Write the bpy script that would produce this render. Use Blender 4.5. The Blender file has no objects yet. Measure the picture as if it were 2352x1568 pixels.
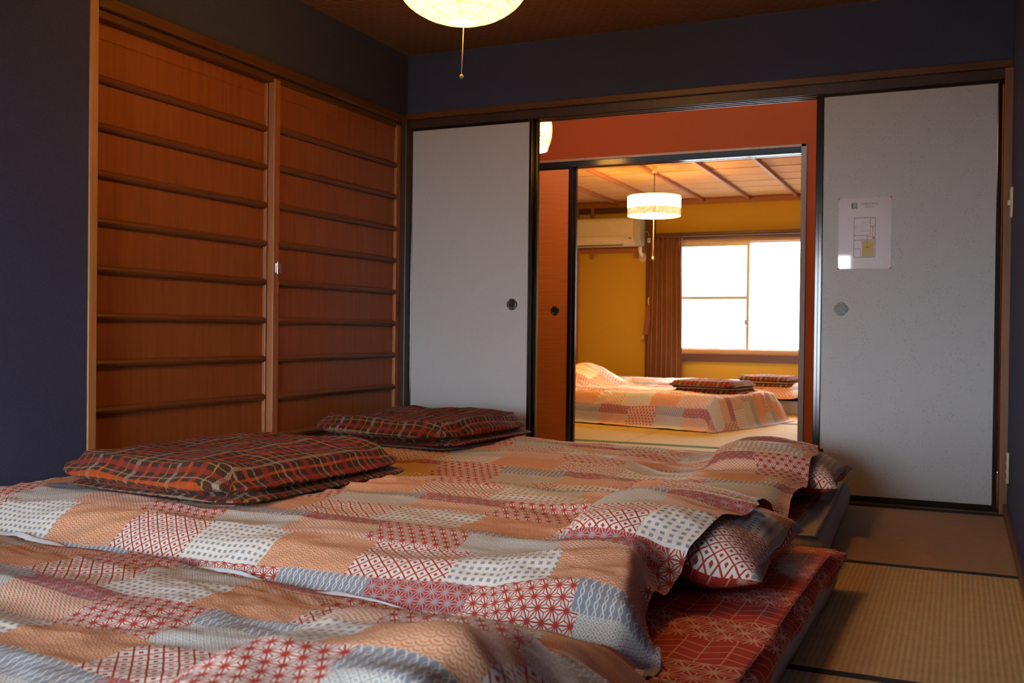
import bpy, math, random
from mathutils import Vector, Matrix, noise
random.seed(7)
D = bpy.data
S = bpy.context.scene
COL = S.collection
PI = math.pi

# ------------------------------------------------------------------ camera
CAM = Vector((2.6292, -4.5077, 0.7152))
FPX, YAW, PIT, ROL = 2289.48, 0.42137, -0.00926, 0.01130
_w = Vector((-math.sin(YAW) * math.cos(PIT), math.cos(YAW) * math.cos(PIT), math.sin(PIT)))
_r = Vector((math.cos(YAW), math.sin(YAW), 0))
_u = _r.cross(_w)
R2 = math.cos(ROL) * _r + math.sin(ROL) * _u
U2 = -math.sin(ROL) * _r + math.cos(ROL) * _u
cd = D.cameras.new('camera')
cam = D.objects.new('camera', cd)
COL.objects.link(cam)
m = Matrix((R2, U2, -_w)).transposed().to_4x4()
m.translation = CAM
cam.matrix_world = m
cd.sensor_width = 36
cd.lens = FPX / 2352 * 36
cd.clip_start = 0.02
cd.dof.use_dof = True
cd.dof.focus_distance = 2.9
cd.dof.aperture_fstop = 7.0
S.camera = cam

# ------------------------------------------------------------------ world, light, exposure
wd = D.worlds.new('world')
S.world = wd
wd.use_nodes = True
bg = wd.node_tree.nodes['Background']
bg.inputs[0].default_value = (0.78, 0.89, 1.0, 1)
bg.inputs[1].default_value = 30.0
S.view_settings.view_transform = 'Standard'
S.view_settings.look = 'None'
S.view_settings.gamma = 1
S.view_settings.use_curve_mapping = False
S.view_settings.exposure = 0.0
LANTERN, GLOBE, DRUM = 22.0, 60.0, 66.0     # brightness of the three lamps

def portal(name, loc, rx, rz, sx, sz):
    l = D.lights.new(name, 'AREA')
    l.shape = 'RECTANGLE'; l.size = sx; l.size_y = sz
    l.cycles.is_portal = True
    o = D.objects.new(name, l); COL.objects.link(o)
    o.location = loc; o.rotation_euler = (rx, 0, rz)

RWX0, RWX1, RWZ0, RWZ1 = 0.15, 1.70, 0.12, 1.52     # window behind the camera
FWX0, FWX1, FWZ0, FWZ1 = -0.36, 1.60, 0.55, 1.75    # window of the far room
REAR, FAR = -5.5, 6.0
portal('window_daylight_front', ((RWX0 + RWX1) / 2, REAR - 0.12, (RWZ0 + RWZ1) / 2), PI / 2, PI, RWX1 - RWX0, RWZ1 - RWZ0)
portal('window_daylight_far', ((FWX0 + FWX1) / 2, FAR + 0.14, (FWZ0 + FWZ1) / 2), -PI / 2, 0, FWX1 - FWX0, FWZ1 - FWZ0)

# ------------------------------------------------------------------ node helpers
class V:
    def __init__(s, t, k): s.t, s.k = t, k
    def _m(s, op, *a): return mth(s.t, op, s, *a)
    def __add__(s, o): return s._m('ADD', o)
    __radd__ = __add__
    def __sub__(s, o): return s._m('SUBTRACT', o)
    def __rsub__(s, o): return mth(s.t, 'SUBTRACT', o, s)
    def __mul__(s, o): return s._m('MULTIPLY', o)
    __rmul__ = __mul__
    def __truediv__(s, o): return s._m('DIVIDE', o)
    def __lt__(s, o): return s._m('LESS_THAN', o)
    def __gt__(s, o): return s._m('GREATER_THAN', o)
    def fr(s): return s._m('FRACT')
    def fl(s): return s._m('FLOOR')
    def ab(s): return s._m('ABSOLUTE')
    def mn(s, o): return s._m('MINIMUM', o)
    def mx(s, o): return s._m('MAXIMUM', o)
    def sin(s): return s._m('SINE')
    def sqrt(s): return s._m('SQRT')
def mth(t, op, *a):
    n = t.nodes.new('ShaderNodeMath'); n.operation = op
    for i, v in enumerate(a):
        if isinstance(v, V): t.links.new(v.k, n.inputs[i])
        else: n.inputs[i].default_value = v
    return V(t, n.outputs[0])
def mix(t, f, a, b):
    n = t.nodes.new('ShaderNodeMix'); n.data_type = 'RGBA'
    for i, v in ((0, f), (6, a), (7, b)):
        if isinstance(v, V): t.links.new(v.k, n.inputs[i])
        elif i == 0: n.inputs[0].default_value = v
        else: n.inputs[i].default_value = (*v[:3], 1)
    return V(t, n.outputs[2])
def coord(t, kind='Object', scale=None, rot=None):
    n = t.nodes.new('ShaderNodeTexCoord')
    k = n.outputs[kind]
    if scale or rot:
        mp = t.nodes.new('ShaderNodeMapping'); t.links.new(k, mp.inputs[0])
        if scale: mp.inputs['Scale'].default_value = scale
        if rot: mp.inputs['Rotation'].default_value = rot
        k = mp.outputs[0]
    return k
def nz(t, vec, scale, detail=3, rough=0.5):
    n = t.nodes.new('ShaderNodeTexNoise'); n.inputs['Scale'].default_value = scale
    n.inputs['Detail'].default_value = detail; n.inputs['Roughness'].default_value = rough
    if vec: t.links.new(vec, n.inputs['Vector'])
    return V(t, n.outputs[0])
def sep(t, vec):
    n = t.nodes.new('ShaderNodeSeparateXYZ'); t.links.new(vec, n.inputs[0])
    return [V(t, o) for o in n.outputs]
def smooth(t, v, a, b, lo=0.0, hi=1.0):
    n = t.nodes.new('ShaderNodeMapRange'); t.links.new(v.k, n.inputs[0])
    n.inputs[1].default_value = a; n.inputs[2].default_value = b
    n.inputs[3].default_value = lo; n.inputs[4].default_value = hi
    return V(t, n.outputs[0])
def newmat(name, rough=0.6, spec=0.5, metal=0.0):
    mt = D.materials.new(name); mt.use_nodes = True
    t = mt.node_tree; b = t.nodes['Principled BSDF']
    b.inputs['Roughness'].default_value = rough
    b.inputs['Specular IOR Level'].default_value = spec
    b.inputs['Metallic'].default_value = metal
    return mt, t, b
def setcol(t, b, v):
    if isinstance(v, V): t.links.new(v.k, b.inputs['Base Color'])
    else: b.inputs['Base Color'].default_value = (*v[:3], 1)
def bump(t, b, h, strength=0.3, dist=0.002):
    n = t.nodes.new('ShaderNodeBump'); n.inputs['Strength'].default_value = strength
    n.inputs['Distance'].default_value = dist
    t.links.new(h.k, n.inputs['Height']); t.links.new(n.outputs[0], b.inputs['Normal'])

def plain(name, col, rough=0.6, spec=0.5, metal=0, var=0.12, scale=30):
    mt, t, b = newmat(name, rough, spec, metal)
    n = nz(t, coord(t), scale)
    setcol(t, b, mix(t, smooth(t, n, .3, .7), [c * (1 - var) for c in col], [c * (1 + var) for c in col]))
    bump(t, b, n, .08, .001)
    return mt
def wood(name, c1, c2, axis='Z', rough=0.45, spec=.4, grain=1.0, blot=.35):
    mt, t, b = newmat(name, rough, spec)
    sc = {'X': (1.2, 22, 22), 'Y': (22, 1.2, 22), 'Z': (22, 22, 1.2)}[axis]
    g = nz(t, coord(t, 'Object', sc), 3.0 * grain, 5, .6)
    f = nz(t, coord(t, 'Object', tuple(s * 6 for s in sc)), 3.0 * grain, 2, .6)
    w = nz(t, coord(t), 3.0, 3)
    mixv = smooth(t, g * .6 + f * .25 + w * blot * .6, .3, .75)
    setcol(t, b, mix(t, mixv, c1, c2))
    bump(t, b, g + f * .5, .12, .001)
    return mt
def wallpaper(name, col, rough=.9):
    mt, t, b = newmat(name, rough, .2)
    x, y, z = sep(t, coord(t))
    n = nz(t, coord(t), 260, 2)
    weave = ((x * 900).sin() + (y * 900).sin()) * ((z * 900).sin())
    big = nz(t, coord(t), 1.2, 2)
    setcol(t, b, mix(t, smooth(t, n * .8 + big * .2, .3, .7), [c * .82 for c in col], [c * 1.18 for c in col]))
    bump(t, b, n + weave * .2, .25, .0008)
    return mt

# ---- printed cotton patchwork
CREAM = (.66, .60, .53); RED = (.38, .035, .022); ORG = (.53, .17, .06); GREY = (.235, .245, .285)
PEACH = (.62, .41, .28)
def lattice(t, x, y, a):
    # three line families of a triangular lattice, as barycentric distances
    h = a * .8660254
    p1 = y / h
    p2 = x / a * -1.0 + y / (a * -1.7320508)
    p2 = (x * -0.8660254 + y * -0.5) / h
    p3 = (x * 0.8660254 + y * -0.5) / h
    f1, f2, f3 = p1.fr(), p2.fr(), p3.fr()
    s = (f1 + f2 + f3) > 1.5
    k = 1.0 - 2.0 * s
    l1, l2, l3 = s + k * f1, s + k * f2, s + k * f3
    mxv = l1.mx(l2).mx(l3); mnv = l1.mn(l2).mn(l3)
    mid = 1.0 - mxv - mnv
    return mnv, mid - mnv, mxv
def asanoha(t, x, y, a, th=.05):
    mn, d, mx = lattice(t, x, y, a)
    return (mn < th * .8).mx(d < th), mx > .86
def seigaiha(t, x, y, r):
    h = r * .5
    n0 = (y / h).fl()
    def dist(k):
        n = n0 - k
        off = ((n * .5).fr() > .25) * r
        xx = (((x + off) / (2 * r)).fr() - .5) * (2 * r)
        yy = y - n * h
        return (xx * xx + yy * yy).sqrt() / r
    d1, d0 = dist(1), dist(0)
    use = d1 < 1.0
    d = d0 + use * (d1 - d0)
    return ((d * 2.6 + .18).fr() < .52)
def diamonds(t, x, y, s, th=.075, dot=.15):
    a = ((x + y) / s).fr(); b = ((x - y) / s).fr()
    line = (a < th).mx(a > 1 - th).mx(b < th).mx(b > 1 - th)
    d = (((a - .5).ab()) < dot) * (((b - .5).ab()) < dot)
    return line.mx(d)
def squares(t, x, y, s):
    return (((x / s).fr() - .5).ab() < .24) * (((y / s).fr() - .5).ab() < .24)
def waves(t, x, y, s):
    w = (y / (s * 2.2)) * 6.2831
    a = ((x / s + w.sin() * .22).fr() - .5).ab() < .08
    b = ((x / s - w.sin() * .22).fr() - .5).ab() < .05
    return a.mx(b)
def zigzag(t, x, y, s):
    tri = ((y / s).fr() - .5).ab() * 2.0
    return ((x / (s * 1.1) + tri).fr() < .52)

PATW = .25
ROWA, ROWB, ROWC = .165, .075, .115
PER = ROWA + ROWB + ROWC
def patchwork(name, offu=0.0, offv=0.0, k=1.0, warm=False):
    mt, t, b = newmat(name, .78, .25)
    u, v, _ = sep(t, coord(t, 'UV'))
    u = u * k + offu + 10; v = v * k + offv + 10 * PER
    cyc = (v / PER).fl()
    vv = v - cyc * PER
    inB = vv > ROWA; inC = vv > (ROWA + ROWB)
    # column index shifts from one cycle of rows to the next
    shift = (cyc * .37).fr() * 3.0
    shift = shift.fl() * (PATW * 1.0) + (cyc * .5).fr() * PATW * .9
    q = (u + shift) / (PATW * 3) - inB * .10 - inC * .02
    idx = (q.fr() * 3.0).fl()
    i1 = (idx > .5) * (idx < 1.5); i2 = idx > 1.5
    nA = diamonds(t, u, v, .034); nS = squares(t, u, v, .0185); nG = seigaiha(t, u, v, .0165)
    A = mix(t, nA, CREAM, RED)
    A = mix(t, i1, A, mix(t, nS, CREAM, GREY))
    A = mix(t, i2, A, mix(t, nG, PEACH, ORG))
    asl, asd = asanoha(t, u, v, .030, .075)
    asn = asl.mx(asd)
    asw = mix(t, asn, CREAM, RED)
    B = mix(t, asn, RED, (.36, .27, .28))
    B = mix(t, i1, B, asw)
    B = mix(t, i2, B, mix(t, waves(t, u, v, .017), GREY, CREAM))
    nD = diamonds(t, u, v, .0165, .10, .2); nZ = zigzag(t, u, v, .0115)
    Cc = mix(t, nZ, CREAM, ORG)
    Cc = mix(t, i1, Cc, asw)
    Cc = mix(t, i2, Cc, mix(t, nD, CREAM, (.33, .345, .35)))
    col = mix(t, inB, A, B)
    col = mix(t, inC, col, Cc)
    setcol(t, b, col)
    n = nz(t, coord(t), 11, 4, .6)
    m2 = nz(t, coord(t), 900, 1)
    bump(t, b, n + m2 * .02, .5, .014)
    return mt
def redsheet(name):
    mt, t, b = newmat(name, .75, .3)
    u, v, _ = sep(t, coord(t, 'UV'))
    u = u + 10; v = v + 10
    a, dd = asanoha(t, u, v, .050, .06)
    band = ((v / .30 + .12).fr() > .52)
    s = .10
    tri = ((u / s).fr() - .5).ab() * 2.0
    chev = ((((v + tri * .026) / .040).fr() < .085)).mx((((u / (s * .5)).fr()) < .05))
    line = a * (1 - band) + chev * band
    setcol(t, b, mix(t, line, (.50, .045, .030), (.72, .40, .30)))
    n = nz(t, coord(t), 12, 3)
    bump(t, b, n, .3, .008)
    return mt
def plaid(name, k=1.0, bright=1.0):
    mt, t, b = newmat(name, .95, .1)
    u, v, _ = sep(t, coord(t, 'UV'))
    wob = nz(t, coord(t), 90, 2) * .006
    brown = [c * bright for c in (.065, .024, .012)]
    red = [c * bright for c in (.36, .03, .014)]; orange = [c * bright for c in (.50, .085, .012)]
    cream = [c * bright for c in (.46, .31, .22)]; yel = [c * bright for c in (.42, .26, .05)]
    def bandm(x, per, lo, hi):
        f = ((x + wob + 10) / per).fr()
        return (f > lo) * (f < hi)
    P = .165 / k
    col = mix(t, bandm(u, P, .05, .17) * .75, brown, red)
    col = mix(t, bandm(u, P, .50, .60) * .55, col, cream)
    col = mix(t, bandm(u, P, .31, .34) * .8, col, yel)
    col = mix(t, bandm(u, P, .80, .87) * .85, col, orange)
    col = mix(t, bandm(v, P, .10, .24) * .62, col, red)
    col = mix(t, bandm(v, P, .55, .60) * .72, col, cream)
    col = mix(t, bandm(v, P, .38, .41) * .7, col, yel)
    col = mix(t, bandm(v, P, .74, .82) * .7, col, orange)
    col = mix(t, bandm(v, P, .92, .96) * .5, col, cream)
    kn = ((u * 1100).sin() * (v * 700).sin() + 1) * .5
    fz = nz(t, coord(t), 420, 2)
    setcol(t, b, mix(t, smooth(t, kn * .5 + fz * .5, .2, .8), mix(t, .30, col, (0, 0, 0)), col))
    bump(t, b, kn + fz, .6, .003)
    b.inputs['Sheen Weight'].default_value = .04
    return mt
def emis(name, col, strength):
    mt, t, b = newmat(name, .8, .1)
    b.inputs['Base Color'].default_value = (.8, .7, .5, 1)
    if isinstance(col, V): pass
    b.inputs['Emission Color'].default_value = (*col, 1)
    b.inputs['Emission Strength'].default_value = strength
    return mt

M = {}
M['blue'] = wallpaper('navy_wallpaper', (.042, .047, .095))
M['orangewall'] = wallpaper('orange_wallpaper', (.215, .028, .003))
M['yellow'] = wallpaper('yellow_wallpaper', (.50, .30, .040))
M['offwhite'] = plain('plaster', (.5, .47, .42), .9)
M['door'] = wood('door_board_wood', (.17, .044, .011), (.30, .088, .024), 'Z', .45, .3, .7, .5)
M['slat'] = wood('slat_wood', (.105, .033, .011), (.185, .060, .021), 'Y', .38)
M['stile'] = wood('stile_wood', (.22, .075, .025), (.36, .14, .055), 'Z', .5)
M['casing'] = wood('casing_wood', (.30, .13, .04), (.46, .22, .08), 'Z', .5)
M['darkpost'] = wood('dark_post_wood', (.030, .014, .012), (.055, .026, .021), 'Z', .35)
M['kamoi'] = wood('lintel_wood', (.055, .020, .008), (.125, .048, .018), 'X', .35)
M['kamoiY'] = wood('lintel_wood_side', (.055, .020, .008), (.125, .048, .018), 'Y', .35)
M['midwood'] = wood('corner_post_wood', (.13, .05, .016), (.22, .09, .03), 'Z', .45)
M['jamb'] = wood('jamb_wood', (.07, .03, .018), (.13, .06, .035), 'Z', .45)
M['lacquer'] = plain('black_lacquer', (.006, .005, .006), .16, .6, var=.1)
M['floorwood'] = wood('sill_wood', (.10, .06, .04), (.16, .10, .06), 'X', .85, .08)
M['lightwood'] = wood('light_window_wood', (.42, .24, .12), (.58, .36, .2), 'X', .5)
M['darkwin'] = wood('dark_window_wood', (.07, .026, .014), (.12, .05, .025), 'X', .4)
M['beam'] = wood('ceiling_beam_wood', (.26, .085, .03), (.38, .14, .055), 'Y', .5)
M['plank'] = wood('ceiling_plank_wood', (.46, .25, .11), (.62, .37, .18), 'X', .75, .15)
M['alu'] = plain('aluminium', (.42, .36, .27), .4, .5, .3)
M['white'] = plain('white_plastic', (.62, .55, .45), .4, .5, var=.03)
M['vent'] = plain('grey_plastic', (.42, .38, .33), .5, .5, var=.03)
M['darkslot'] = plain('dark_slot', (.03, .025, .02), .6)
M['switch'] = plain('ivory_plastic', (.55, .50, .30), .4, .5, var=.03)
M['cord'] = plain('dark_cord', (.03, .02, .012), .6)
M['string'] = plain('pale_string', (.62, .45, .36), .8)
M['bead'] = plain('wooden_bead', (.22, .13, .06), .5)
M['bronze'] = plain('dark_bronze', (.018, .014, .012), .35, .5, .4)
M['cup'] = plain('grey_metal_cup', (.11, .11, .10), .4, .5, .5)
M['rim'] = plain('polished_rim', (.30, .26, .2), .25, .5, .8)
M['steel'] = plain('steel', (.5, .5, .5), .25, .5, .9)
M['whitecloth'] = plain('white_cotton', (.72, .72, .76), .8, .3, var=.04, scale=12)
M['mattress'] = plain('white_mattress_cover', (.40, .38, .37), .7, .3, var=.06, scale=6)
M['curtain'] = plain('brown_curtain', (.20, .080, .036), .75, .3, var=.08, scale=8)
M['heri'] = plain('navy_tatami_border', (.030, .030, .045), .8, .2)
M['green'] = plain('green_tatami_border', (.09, .13, .018), .9, .1)
M['fleece'] = plain('beige_fleece', (.42, .30, .20), .95, .1, var=.15, scale=200)
M['quilt1'] = patchwork('patchwork_cotton_near', .34, .155)
M['quilt2'] = patchwork('patchwork_cotton_middle', -.02, .02)
M['quilt3'] = patchwork('patchwork_cotton_far', .11, .20)
M['quilt4'] = patchwork('patchwork_cotton_back_room', .0, .22)
M['pillow'] = patchwork('patchwork_cotton_pillow', .34, -.03)
M['redsheet'] = redsheet('red_star_print_cotton')
M['plaid'] = plaid('brown_plaid_fleece', 1.0, 1.0)
M['plaid2'] = plaid('brown_plaid_fleece_fine', 1.0, .85)
M['glass'] = None
mt, t, b = newmat('window_glass', .02)
n1 = t.nodes.new('ShaderNodeBsdfTransparent'); n2 = t.nodes.new('ShaderNodeBsdfGlossy'); n2.inputs['Roughness'].default_value = .02
ms = t.nodes.new('ShaderNodeMixShader'); ms.inputs[0].default_value = .06
t.links.new(n1.outputs[0], ms.inputs[1]); t.links.new(n2.outputs[0], ms.inputs[2])
t.links.new(ms.outputs[0], t.nodes['Material Output'].inputs[0])
M['glass'] = mt

# fusuma paper: pale grey with a faint scatter of small leaves
def fusuma_paper(name, leaf):
    mt, t, b = newmat(name, .55, .35)
    x, y, z = sep(t, coord(t))
    col = (.385, .375, .385)
    wob = coord(t)
    if leaf:
        vo = t.nodes.new('ShaderNodeTexVoronoi'); vo.inputs['Scale'].default_value = 110
        mp = t.nodes.new('ShaderNodeMapping'); t.links.new(wob, mp.inputs[0]); mp.inputs['Scale'].default_value = (1.3, 1, .75); mp.inputs['Rotation'].default_value = (0, .7, 0)
        t.links.new(mp.outputs[0], vo.inputs['Vector'])
        spots = V(t, vo.outputs['Distance']) < .23
        mask = smooth(t, nz(t, wob, 14, 2), .44, .54)
        c = mix(t, spots * mask * .55, col, (.17, .16, .165))
    else:
        vo = nz(t, wob, 330, 2)
        c = mix(t, (vo > .62) * .5, col, (.50, .49, .48))
    setcol(t, b, c)
    bump(t, b, nz(t, wob, 250, 2), .15, .0006)
    return mt
M['paperL'] = fusuma_paper('speckled_fusuma_paper', False)
M['paperR'] = fusuma_paper('leaf_print_fusuma_paper', True)
# woodgrain fusuma of the passage
mt, t, b = newmat('printed_cedar_fusuma', .45, .4)
g = nz(t, coord(t, 'Object', (1.0, 1, 34)), 4, 4)
setcol(t, b, mix(t, smooth(t, g, .3, .7), (.40, .072, .003), (.52, .115, .006)))
M['cedar'] = mt
# woven ceiling
mt, t, b = newmat('woven_ceiling', .8, .2)
x, y, z = sep(t, coord(t))
wv = nz(t, coord(t), 14, 2)
ridge = ((y + wv * .006) * (2 * PI / .021)).sin()
cross = ((x + wv * .01) * (2 * PI / .05) + (y / .042).fl() * PI).sin()
h = ridge * .7 + cross * .3
setcol(t, b, mix(t, smooth(t, h, -1, 1), (.155, .070, .038), (.235, .112, .060)))
bump(t, b, h, .45, .003)
M['weave'] = mt
# tatami
def tatami(name, axis, c1=(.46, .33, .165), c2=(.60, .44, .23)):
    mt, t, b = newmat(name, .75, .15)
    x, y, z = sep(t, coord(t))
    a, c = (x, y) if axis == 'Y' else (y, x)
    rib = (a * (2 * PI / .0135)).sin()
    warp = (c * (2 * PI / .004)).sin()
    n = nz(t, coord(t), 25, 3)
    setcol(t, b, mix(t, smooth(t, rib * .30 + warp * .1 + n * 1.2 - .6, -.5, .5), c1, c2))
    bump(t, b, rib + warp * .3, .35, .0015)
    return mt
M['tatX'] = tatami('tatami_rush', 'X', (.34, .225, .14), (.42, .28, .18))
M['tatY'] = tatami('tatami_rush_across', 'Y')
M['tatF'] = tatami('tatami_rush_golden', 'X', (.42, .27, .065), (.50, .33, .085))
M['tatFY'] = tatami('tatami_rush_golden_across', 'Y', (.44, .26, .085), (.52, .32, .11))

# paper lantern: mulberry paper with fibres, wire ribs showing as thin lines
def lantern_mat(name, strength, flower=False):
    mt, t, b = newmat(name, .9, .05)
    b.inputs['Base Color'].default_value = (.75, .6, .4, 1)
    u, v, _ = sep(t, coord(t, 'UV'))
    o = coord(t)
    if not flower:
        fib = nz(t, coord(t, 'Object', (1, 1, 1)), 60, 4, .7)
        line = (fib - .5).ab() < .006
        spot = nz(t, o, 160, 2) > .70
        seam = (((u * 8).fr() - .5).ab() < (nz(t, o, 120, 2) * .03 - .003))
        ring = (((v * 11).fr() - .5).ab() < .018)
        mk = (line * .90).mx(seam * .97).mx(ring * .97).mx(spot * .95)
        col = mix(t, mk, (1.0, .45, .035), (1.3 / strength, .34 / strength, .02 / strength))
    else:
        vo = t.nodes.new('ShaderNodeTexVoronoi'); vo.inputs['Scale'].default_value = 26
        t.links.new(o, vo.inputs['Vector'])
        dd = V(t, vo.outputs['Distance'])
        ring = ((dd - .30).ab() < .07).mx((dd < .12) * 1.0)
        fine = ((dd * 7).fr() < .3) * (dd > .42)
        col = mix(t, ring * .985, (1.0, .45, .045), (.5 / strength, .04 / strength, .01 / strength))
        col = mix(t, fine * .97, col, (1.0 / strength, .3 / strength, .02 / strength))
    t.links.new(col.k, b.inputs['Emission Color'])
    b.inputs['Emission Strength'].default_value = strength
    return mt
M['lantern'] = lantern_mat('mulberry_paper_lit', LANTERN)
M['lantern_disc'] = emis('paper_disc_lit', (1.0, .46, .06), LANTERN * 1.3)
M['globe'] = lantern_mat('patterned_paper_lit', GLOBE * .35, True)
M['globe_plain'] = emis('plain_paper_lit', (1.0, .46, .09), GLOBE)
M['drum'] = emis('drum_shade_lit', (1.0, .57, .10), DRUM)
mt, t, b = newmat('marbled_band_lit', .8, .1)
w = nz(t, coord(t, 'Object', (1, 1, 2)), 18, 4, .6)
col = mix(t, smooth(t, (w - .5).ab(), .0, .06), (.42, .20, .05), (.95, .70, .34))
t.links.new(col.k, b.inputs['Emission Color']); b.inputs['Emission Strength'].default_value = 1.25
M['band'] = mt
M['wire'] = plain('thin_dark_wire', (.08, .03, .012), .6)
M['brasscap'] = plain('bronze_cap', (.10, .06, .03), .4, .5, .3)
# poster
M['page'] = None
mt, t, b = newmat('laminated_paper', .35, .5)
setcol(t, b, (.46, .385, .40))
b.inputs['Coat Weight'].default_value = 1.0; b.inputs['Coat Roughness'].default_value = .03
bump(t, b, nz(t, coord(t), 9, 2), .25, .006)
M['page'] = mt
M['ground'] = plain('outdoor_ground', (.16, .16, .15), .9, .1)
M['ink_grey'] = plain('grey_ink', (.20, .165, .175), .6, var=0)
M['ink_green'] = plain('green_ink', (.04, .12, .03), .6, var=0)
M['ink_lime'] = plain('lime_ink', (.18, .24, .05), .6, var=0)
M['ink_red'] = plain('red_ink', (.42, .05, .05), .6, var=0)
M['ink_yellow'] = plain('yellow_ink', (.42, .31, .10), .6, var=0)
M['ink_dark'] = plain('dark_ink', (.06, .06, .06), .6, var=0)

# ------------------------------------------------------------------ mesh helpers
W = {}
def tag(o, label=None, cat=None, group=None, kind=None):
    if label: o['label'] = label
    if cat: o['category'] = cat
    if group: o['group'] = group
    if kind: o['kind'] = kind
    return o
def empty(name, loc, rz=0, **k):
    o = D.objects.new(name, None); COL.objects.link(o)
    o.empty_display_size = .05
    o.location = loc; o.rotation_euler = (0, 0, rz)
    W[o] = Matrix.Translation(loc) @ Matrix.Rotation(rz, 4, 'Z')
    return tag(o, **k)
class MB:
    def __init__(s): s.v = []; s.f = []; s.uv = {}
    def add(s, vs, fs, uvs=None):
        n = len(s.v); s.v += [Vector(p) for p in vs]; s.f += [tuple(i + n for i in f) for f in fs]
        if uvs: 
            for i, q in enumerate(uvs): s.uv[n + i] = q
        return s
    def box(s, x0, x1, y0, y1, z0, z1):
        x0, x1 = sorted((x0, x1)); y0, y1 = sorted((y0, y1)); z0, z1 = sorted((z0, z1))
        vs = [(x, y, z) for z in (z0, z1) for y in (y0, y1) for x in (x0, x1)]
        return s.add(vs, [(0, 2, 3, 1), (4, 5, 7, 6), (0, 1, 5, 4), (2, 6, 7, 3), (0, 4, 6, 2), (1, 3, 7, 5)])
    def lathe(s, prof, c, n=32, axis='Z', caps=True):
        vs, fs, uv = [], [], []
        L = len(prof)
        for i in range(n + 1):
            a = 2 * PI * i / n
            for j, (r, h) in enumerate(prof):
                p = {'Z': (r * math.cos(a), r * math.sin(a), h), 'Y': (r * math.cos(a), h, r * math.sin(a)), 'X': (h, r * math.cos(a), r * math.sin(a))}[axis]
                vs.append((c[0] + p[0], c[1] + p[1], c[2] + p[2])); uv.append((i / n, j / (L - 1)))
        for i in range(n):
            for j in range(L - 1):
                a = i * L + j; b = (i + 1) * L + j
                fs.append((a, b, b + 1, a + 1))
        if caps:
            if prof[0][0] > 1e-6: fs.append(tuple(reversed([i * L for i in range(n)])))
            if prof[-1][0] > 1e-6: fs.append(tuple(i * L + L - 1 for i in range(n)))
        return s.add(vs, fs, uv)
    def cyl(s, c, r, h, n=24, axis='Z'): return s.lathe([(r, 0), (r, h)], c, n, axis)
    def tube(s, pts, r, n=8):
        pts = [Vector(p) for p in pts]; vs = []; fs = []
        for i, p in enumerate(pts):
            d = (pts[min(i + 1, len(pts) - 1)] - pts[max(i - 1, 0)]).normalized()
            a = Vector((0, 0, 1)) if abs(d.z) < .9 else Vector((1, 0, 0))
            e1 = d.cross(a).normalized(); e2 = d.cross(e1)
            rr = r(i / (len(pts) - 1)) if callable(r) else r
            for k in range(n):
                q = 2 * PI * k / n
                vs.append(p + e1 * math.cos(q) * rr + e2 * math.sin(q) * rr)
        for i in range(len(pts) - 1):
            for k in range(n):
                a = i * n + k; b = i * n + (k + 1) % n
                fs.append((a, b, b + n, a + n))
        fs.append(tuple(reversed(range(n)))); fs.append(tuple(range(len(vs) - n, len(vs))))
        return s.add(vs, fs)
    def extrude(s, poly, d0, d1, plane='XZ'):
        # poly in the plane, extruded along the remaining axis
        def P(a, b, d): return {'XZ': (a, d, b), 'YZ': (d, a, b), 'XY': (a, b, d)}[plane]
        n = len(poly)
        vs = [P(a, b, d0) for a, b in poly] + [P(a, b, d1) for a, b in poly]
        fs = [tuple(range(n)), tuple(reversed(range(n, 2 * n)))] + [(i, i + n, (i + 1) % n + n, (i + 1) % n) for i in range(n)]
        return s.add(vs, fs)
    def build(s, name, mat, parent=None, smooth=False, bevel=0, world=True, **k):
        me = D.meshes.new(name)
        vs = s.v
        o = D.objects.new(name, me); COL.objects.link(o)
        if parent is not None:
            o.parent = parent
            inv = W[parent].inverted(); W[o] = W[parent].copy()
            if world: vs = [inv @ p for p in vs]
        else: W[o] = Matrix()
        me.from_pydata([tuple(p) for p in vs], [], s.f)
        if s.uv:
            l = me.uv_layers.new(name='UVMap')
            idx = [0] * len(me.loops); me.loops.foreach_get('vertex_index', idx)
            buf = []
            for i in idx: buf += list(s.uv.get(i, (0, 0)))
            l.data.foreach_set('uv', buf)
        if isinstance(mat, str): mat = M[mat]
        me.materials.append(mat)
        me.update()
        import bmesh
        bm = bmesh.new(); bm.from_mesh(me); bmesh.ops.recalc_face_normals(bm, faces=bm.faces)
        if not s.uv: bmesh.ops.remove_doubles(bm, verts=bm.verts, dist=1e-6)
        bm.to_mesh(me); bm.free()
        if smooth: me.polygons.foreach_set('use_smooth', [True] * len(me.polygons))
        if bevel:
            md = o.modifiers.new('bevel', 'BEVEL'); md.width = bevel; md.segments = 2; md.limit_method = 'ANGLE'; md.angle_limit = .6
        return tag(o, **k)
def box(name, mat, x0, x1, y0, y1, z0, z1, parent=None, bevel=0, **k):
    return MB().box(x0, x1, y0, y1, z0, z1).build(name, mat, parent, bevel=bevel, **k)
def struct(name, loc, label, cat='wall'):
    return empty(name, loc, label=label, cat=cat, kind='structure')

# ------------------------------------------------------------------ the room shell
box('ground', 'ground', -60, 60, -60, 60, -3.3, -3.2, kind='structure', label='grey ground outside, seen only as brightness through the windows', cat='ground')
ZK = 1.775        # underside of the lintels
CZ = 2.142        # ceiling of the front room
RX = 2.815        # right wall
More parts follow.
